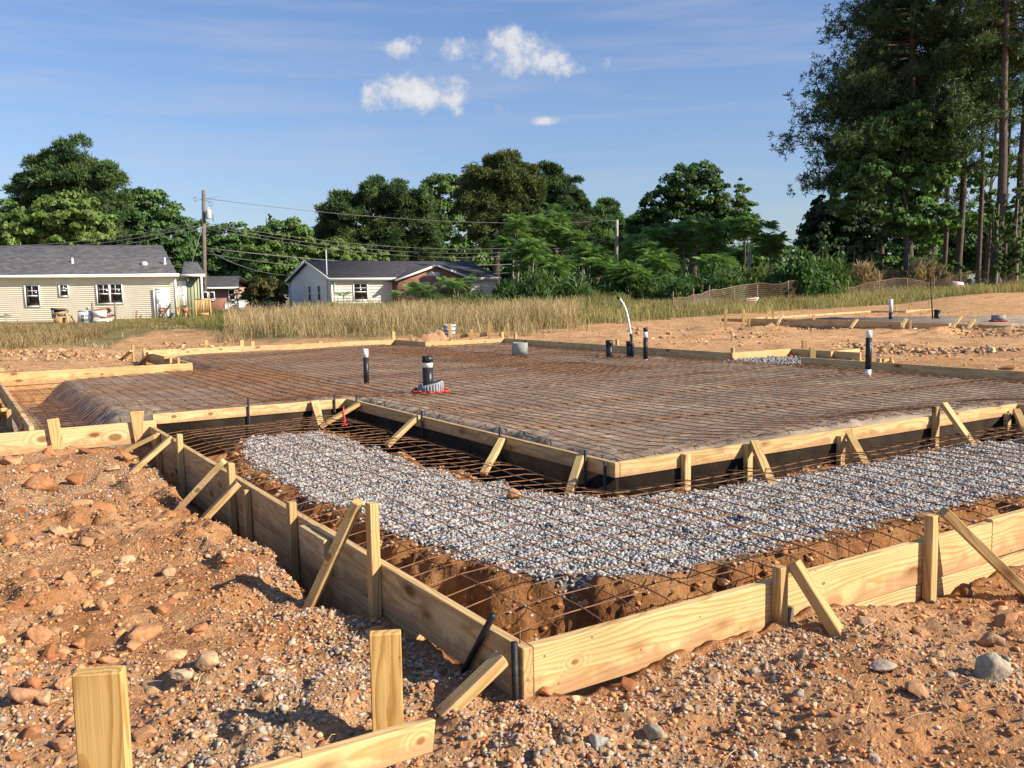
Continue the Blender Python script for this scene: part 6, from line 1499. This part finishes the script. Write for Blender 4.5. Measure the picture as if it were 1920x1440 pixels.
# ------------------------------------------------------------------ tree-of-heaven thicket: pinnate fronds on pale stems
def frond_plant(name, label, group, px, py_base, py_top, D, spread_px, n_fr, rg, stems=2, pal_=MID, flen=1.25, low=.5):
    bp = dist(px, py_base, D); bp[2] = gz(bp)
    h = float(dist(px, py_top, D)[2]-bp[2]); sp = spread_px*D/F_PX
    root = thing(name, label, 'tree' if h > 2 else 'shrub', bp, 0, group)
    tips = []; mb = MB()
    for s in range(stems):
        a = rg.uniform(0, 6.28); rr = sp*rg.uniform(.05, .5)
        e = np.array([math.cos(a)*rr, math.sin(a)*rr, h*rg.uniform(.72, .95)]); st = np.array([math.cos(a)*.1, math.sin(a)*.1, -.2])
        m_ = (st+e)/2+rg.normal(size=3)*.08
        mb.tube([st, m_, e], [.05*h/5+.02, .04*h/5+.015, .018], 5); tips.append((st, m_, e))
        for b_ in range(3):
            f = rg.uniform(.5, .9); s0 = m_*(1-f)+e*f; a2 = rg.uniform(0, 6.28); ee = s0+np.array([math.cos(a2)*sp*.6, math.sin(a2)*sp*.6, h*rg.uniform(.06, .2)])
            mb.tube([s0, (s0+ee)/2+(0, 0, .1), ee], [.022, .016, .01], 4); tips.append((s0, (s0+ee)/2, ee))
    mb.build('stem', M['bark_pale'], root)
    Vs, n0, cols, Fs = [], 0, [], []
    for k in range(n_fr):
        st, m_, e = tips[rg.integers(0, len(tips))]; f = rg.uniform(low, 1.0)
        s0 = m_*(1-f)+e*f; a = rg.uniform(0, 6.28); L_ = flen*rg.uniform(.6, 1.15)
        d = np.array([math.cos(a), math.sin(a), rg.uniform(-.1, 1.1)]); d /= np.linalg.norm(d)
        m = 9; t = np.linspace(.15, 1, m)
        R_ = s0+d*(t*L_)[:, None]+np.array((0, 0, -1))*(.42*L_*t**2.2)[:, None]
        sd = np.cross(d, (0, 0, 1)); sd /= np.linalg.norm(sd)+1e-9
        ll = L_*.30*np.sin(math.pi*(.12+.83*t))[:, None]
        fw_ = d*.35
        for sg in (-1, 1):
            tip = R_+(sd*sg+fw_)*ll-np.array((0, 0, .80))*ll
            w = d*L_*.040
            V = np.stack([R_-w*.5, (R_+tip)/2-w, tip, (R_+tip)/2+w], 1).reshape(-1, 3)
            Vs.append(V); Fs.append(np.arange(m*4).reshape(m, 4)+n0); n0 += m*4
            cc = np.array(pal_)[rg.integers(0, len(pal_))]*(1+rg.normal(0, .14)); cols.append(np.repeat(np.clip(cc, .01, .4)[None], m, 0))
    mesh_np('foliage', np.concatenate(Vs), [np.concatenate(Fs)], M['leaf'], root, fcol=np.concatenate(cols))
    return root
rg = np.random.default_rng(21)
SUM = [(0.150, 0.263, 0.074), (0.127, 0.233, 0.066), (0.180, 0.293, 0.088), (0.106, 0.196, 0.058)]
TH = [(965, 560, 408, 62, 34, 'tree of heaven standing in front of the bare pine trunk'), (1012, 560, 402, 64, 36, 'tall tree of heaven right of the bare pine trunk'), (1060, 560, 392, 64, 38, 'bushy tree of heaven left of the smaller utility pole'), (1102, 560, 430, 62, 34, 'shorter tree of heaven just left of the smaller utility pole'),
      (990, 562, 455, 57, 34, 'low tree of heaven in the front of the thicket'), (1040, 562, 470, 57, 30, 'small tree of heaven at the front, below the bushy one'), (1125, 560, 482, 57, 30, 'drooping young tree of heaven below the smaller pole'),
      (1195, 560, 440, 62, 32, 'tree of heaven right of the smaller utility pole'), (1240, 560, 412, 64, 38, 'tall tree of heaven against the round-crowned tree'), (1290, 560, 402, 64, 40, 'broad tree of heaven below the round crown'), (1335, 560, 420, 62, 36, 'tree of heaven at the right of the round crown'),
      (1240, 562, 470, 56, 30, 'slim pale-stemmed tree of heaven in front of the thicket'), (1402, 560, 388, 60, 42, 'tree of heaven with two pale bare stems'), (1442, 560, 436, 64, 30, 'last tree of heaven before the gap in the trees'), (1178, 562, 498, 55, 34, 'shrubby tree of heaven at the foot of the thicket'), (1345, 562, 470, 58, 34, 'leaning low tree of heaven at the front right')]
for px, pb_, ptop, D, sp, lab in TH:
    frond_plant('tree_of_heaven', lab, 'trees of heaven in the thicket', px, pb_, ptop, D, sp, int(150+sp*3.4), rg, 3 if px != 1402 else 2, SUM, 1.08, .72 if px == 1402 else .35)
frond_plant('sumac', 'sumac with drooping fronds before the brick porch', 'sumacs by the white house', 806, 572, 520, 56, 32, 46, rg, 3, SUM[1:], 1.1, .2)
frond_plant('sumac', 'sumac beside the brick porch, further right', 'sumacs by the white house', 858, 572, 523, 56, 40, 66, rg, 3, SUM[1:], 1.1, .2)
frond_plant('sumac', 'sumac sprouting low left of the brick porch', 'sumacs by the white house', 765, 574, 538, 56, 24, 28, rg, 2, SUM[1:], 1.0, .1)
frond_plant('sumac', 'single thin sumac in front of the white house wall', 'sumacs by the white house', 644, 575, 537, 58, 8, 7, rg, 1, SUM, .8, .8)

# weedy shrub belt: a few kinds built once, then copied
def weed_bush(name, h, w, n, pal_, rg, blade=.42, wb=.035):
    C = np.c_[rg.normal(0, w*.34, n), rg.normal(0, w*.34, n), np.zeros(n)]
    hh = h*np.exp(-(np.hypot(C[:, 0], C[:, 1])/w)**2*1.1)*rg.uniform(.6, 1.1, n)
    Vs, Fs, cs = [], [], []
    k = 9
    t = rg.uniform(.25, 1.0, (n, k)); lean = rg.normal(0, .16, (n, 1, 2))
    P = np.zeros((n, k, 3)); P[..., :2] = C[:, None, :2]+lean*t[..., None]*hh[:, None, None]; P[..., 2] = t*hh[:, None]
    P = P.reshape(-1, 3); m = len(P)
    d = np.c_[rg.normal(0, .55, (m, 2)), rg.uniform(.5, 1.1, m)]; d /= np.linalg.norm(d, axis=1)[:, None]
    s = np.cross(d, rg.normal(size=(m, 3))); s /= np.linalg.norm(s, axis=1)[:, None]
    L_ = blade*rg.uniform(.6, 1.2, (m, 1))
    V = np.stack([P, P+d*L_*.5+s*wb, P+d*L_, P+d*L_*.5-s*wb], 1).reshape(-1, 3)
    col = np.array(pal_)[np.repeat(rg.integers(0, len(pal_), n), k)]*(1+rg.normal(0, .16, (m, 1)))
    me = mesh_np(name, V, [np.arange(m*4).reshape(m, 4)], M['leaf'], None, fcol=np.clip(col, .01, .5))
    return me
rg = np.random.default_rng(33)
WG = [(0.072, 0.138, 0.038), (0.094, 0.166, 0.048), (0.058, 0.113, 0.036), (0.108, 0.174, 0.050)]
kinds = [weed_bush('weedy_shrub', 1.9, 1.25, 230, WG, rg), weed_bush('weedy_shrub', 1.7, 1.1, 200, [(.11, .16, .045), (.13, .17, .05), (.09, .14, .04)], rg, .34, .045), weed_bush('weedy_shrub', 2.2, 1.0, 210, [(.075, .15, .045), (.06, .125, .04)], rg, .30, .06)]
first = [True]*3
belt = list(np.linspace(822, 1560, 62))
for k, px in enumerate(belt):
    j = k % 3
    px = px+rg.uniform(-9, 9); D = rg.uniform(52, 58)
    bp = dist(px, 570, D); bp[2] = gz(bp)-.05
    if first[j]: o = kinds[j]; first[j] = False
    else: o = kinds[j].copy(); COL.objects.link(o)
    o.location = bp; s = rg.uniform(.42, 1.0)+.6*rg.uniform(0, 1)**3; s = min(s, .55) if px < 945 else s; o.scale = (s*1.2, s*1.2, s*rg.uniform(.8, 1.2)); o.rotation_euler = (0, 0, rg.uniform(0, 6.3))
    tag(o, 'green weedy shrub in the belt behind the dry grass', 'shrub', 'weedy shrubs behind the grass')
STR = [(.36, .27, .15), (.30, .21, .12), (.42, .33, .20), (.25, .17, .10)]
for lab, px, yt, D, w in (('rounded light shrub beside the brick porch end', 880, 553, 57, 24), ('spreading mid green shrub below the bare pine trunk', 950, 538, 58, 30), ('light shrub below the bushy trees of heaven', 1050, 522, 57, 38), ('mid green shrub below the smaller utility pole', 1150, 520, 57, 34), ('light green shrub below the tall tree of heaven', 1222, 520, 57, 34), ('broad shrub below the round-crowned tree', 1310, 516, 58, 40), ('light shrub below the two-stemmed tree of heaven', 1385, 515, 57, 36), ('shrub filling the belt before the gap in the trees', 1468, 506, 58, 36), ('light shrub at the end of the belt beside the plume grass', 1530, 508, 57, 30)):
    tree('shrub', lab, 'shrub', 'broad-leaved shrubs in the belt', [(px, yt+14, w, 18), (px-w*.6, yt+26, w*.7, 18), (px+w*.6, yt+28, w*.7, 18)], D, (px, 562), 1500, .30, MID+[LITE[1]], rg, 'leaf', .05, .45, 'bark_pale')
pl = weed_bush('plume_grass', 2.0, .75, 160, STR, rg, .5, .02); firstp = True
for px in (1568, 1590, 1612, 1628, 1648, 1662, 1680, 1698, 1716, 1742, 1762, 1500, 1120):
    D = rg.uniform(57, 60) if px > 1200 else 60; bp = dist(px+rg.uniform(-5, 5), 560, D); bp[2] = gz(bp)-.05
    if firstp: o = pl; firstp = False
    else: o = pl.copy(); COL.objects.link(o)
    o.location = bp; s = rg.uniform(.7, 1.08); o.scale = (s, s, s); o.rotation_euler = (0, 0, rg.uniform(0, 6.3))
    tag(o, 'pale dry plume grass clump at the foot of the woods', 'tall grass', 'dry plume grass clumps')
GUM = [(0.106, 0.188, 0.056), (0.085, 0.160, 0.050), (0.125, 0.206, 0.062)]
for lab, px, yt, D, w in [('bright sweetgum sapling left of the plume grass', 1602, 452, 60, 22), ('tall bright sapling above the plume grass', 1645, 440, 60, 16), ('bushy sapling right of the plume grass', 1702, 470, 59, 26), ('leafy sapling in the shade of the pines', 1745, 455, 59, 30), ('low bright sapling right below the pines', 1788, 490, 59, 28), ('small sapling at the end of the weedy belt', 1560, 486, 59, 18)]:
    mid_ = (yt+530)/2; hh = (545-yt)/2
    tree('sapling', lab, 'tree', 'saplings along the woods', [(px, yt+hh*.35, w*.6, hh*.4), (px-w*.3, mid_, w*.7, hh*.45), (px+w*.4, mid_+6, w*.6, hh*.45), (px, mid_+hh*.4, w*.9, hh*.45)], D, (px, 548), 1100, .28, GUM, rg, 'leaf', .05, .42, 'bark_pale')

# ------------------------------------------------------------------ grasses
def grass(name, region, n, h0, h1, w, pal_, rg, lean=.28, heads=0.0, wt=None):
    """region(n) -> xy points"""
    P = region(n); n = len(P)
    z = H(P[:, 0], P[:, 1]); P = np.c_[P, z-.02]
    h = rg.uniform(h0, h1, n)*(1+.25*fbm(P[:, 0]*.5, P[:, 1]*.5, 0, 2, 81)); a = rg.uniform(0, 6.28, n)
    d = np.c_[np.cos(a), np.sin(a), np.zeros(n)]; s = np.c_[-np.sin(a), np.cos(a), np.zeros(n)]; b2 = rg.uniform(0, 6.28, n); s = np.c_[np.cos(b2), np.sin(b2), np.zeros(n)]
    ln = lean*rg.uniform(.2, 1.3, n)
    m = P+np.array((0, 0, 1))*(h*.55)[:, None]+d*(h*ln*.3)[:, None]; t = P+np.array((0, 0, 1))*h[:, None]*np.sqrt(1-np.minimum(.8, ln)**2)[:, None]+d*(h*ln)[:, None]
    ww = (w*rg.uniform(.6, 1.3, n))[:, None]
    V = np.stack([P-s*ww, P+s*ww, m+s*ww*.9, m-s*ww*.9, t+s*ww*.5, t-s*ww*.5], 1).reshape(-1, 3)
    k = np.arange(n)[:, None]*6
    F = np.concatenate([k+np.array([0, 1, 2, 3]), k+np.array([3, 2, 4, 5])])
    c = np.array(pal_)[rg.choice(len(pal_), n, p=wt)]*(1+.25*fbm(P[:, 0]*.6, P[:, 1]*.6, 0, 2, 82))[:, None]*(1+rg.normal(0, .13, (n, 1)))
    c = np.clip(c, .01, .6)
    return tag(mesh_np(name, V, [F], M['grass'], fcol=np.concatenate([c, c*1.08])), kind='stuff')
def polar(px0, px1, d0, d1, rg, keep=None):
    def f(n):
        px = rg.uniform(px0, px1, n); d = np.sqrt(rg.uniform(d0*d0, d1*d1, n))
        lat = (px-960)/F_PX*d
        P = CAM[:2]+RT[:2]*lat[:, None]+FH[:2]*d[:, None]
        k = np.ones(n, bool)
        if keep: k = keep(px, d, P)
        return P[k]
    return f
rg = np.random.default_rng(44)
DRY = [(.40, .295, .165), (.47, .37, .23), (.32, .225, .12), (.29, .225, .11), (.20, .185, .075)]
edge = lambda P, s: fbm(P[:, 0]*.45, P[:, 1]*.45, 0, 3, s)
# the tall dry stand in the middle
grass('tall_grass', polar(425, 1085, 25.5, 41, rg, lambda px, d, P: (d > 26.3+1.0*edge(P, 83)+np.interp(px, [425, 500, 950, 1085], [2.5, 0, .6, 4])) & (d < np.interp(px, [425, 520, 1085], [34, 40, 42]))), 30000, .30, .80, .0065, DRY, rg, wt=[.26, .2, .2, .18, .16])
grass('tall_grass', polar(400, 1110, 24.3, 28.5, rg, lambda px, d, P: (fbm(P[:, 0]*.8, P[:, 1]*.8, 0, 3, 87) > -.1) & (d > 24.6+1.2*edge(P, 88))), 7000, .12, .5, .006, DRY, rg, lean=.5)
# seed heads
grass('tall_grass', polar(425, 1085, 26.5, 40, rg, lambda px, d, P: d > 27.2+1.0*edge(P, 83)+np.interp(px, [425, 500, 950, 1085], [2.5, 0, .6, 4])), 3600, .6, .95, .008, [(.46, .36, .22), (.38, .28, .16)], rg, lean=.35)
# brownish patch by the left edge
grass('tall_grass', polar(-70, 205, 19.5, 37, rg, lambda px, d, P: (d > np.interp(px, [-70, 0, 120, 190, 205], [19, 20.3, 24, 29, 31])+1.3*edge(P, 84))), 20000, .10, .38, .007, [(.30, .215, .115), (.24, .175, .085), (.17, .14, .06), (.36, .27, .15)], rg, lean=.5)
# greener fringe in front of the houses
grass('short_grass', polar(180, 470, 36, 50, rg), 13000, .05, .17, .009, [(.18, .165, .06), (.27, .21, .10), (.14, .145, .045), (.33, .25, .13)], rg, lean=.5)
grass('short_grass', polar(330, 480, 31, 46, rg, lambda px, d, P: d > np.interp(px, [330, 400, 480], [40, 33, 29.5])), 6000, .18, .42, .009, [(.13, .16, .045), (.18, .17, .06), (.25, .20, .09)], rg, lean=.4)
# thin edge of the bare ground
grass('short_grass', polar(-60, 1130, 22, 30, rg, lambda px, d, P: (fbm(P[:, 0]*.6, P[:, 1]*.6, 0, 3, 85) > .1) & (grass_cover(P[:, 0], P[:, 1]) > .15)), 6000, .08, .25, .008, DRY, rg, lean=.6)
# paler field along the fence to the right
grass('short_grass', polar(1040, 1990, 27, 56, rg, lambda px, d, P: d > np.interp(px, [1040, 1100, 1250, 1350, 1500, 1700, 1990], [29, 31, 35, 38.5, 41, 44, 45])+1.2*edge(P, 86)), 48000, .18, .52, .011, [(.27, .23, .10), (.33, .26, .125), (.19, .20, .07), (.14, .17, .05), (.37, .30, .16)], rg, lean=.4, wt=[.3, .25, .2, .12, .13])
grass('tall_grass', polar(1180, 1990, 44, 58, rg, lambda px, d, P: d > np.interp(px, [1180, 1400, 1990], [44, 49, 52])), 14000, .3, .6, .011, [(.24, .20, .095), (.30, .235, .12), (.14, .17, .055), (.35, .28, .16)], rg, lean=.35)
grass('tall_grass', polar(560, 1180, 42, 58, rg), 13000, .5, .95, .011, [(.20, .19, .075), (.12, .15, .05), (.28, .22, .11)], rg, lean=.35)
grass('short_grass', polar(-80, 480, 52, 75, rg), 7000, .15, .4, .016, [(.12, .16, .05), (.17, .17, .06)], rg, lean=.4)
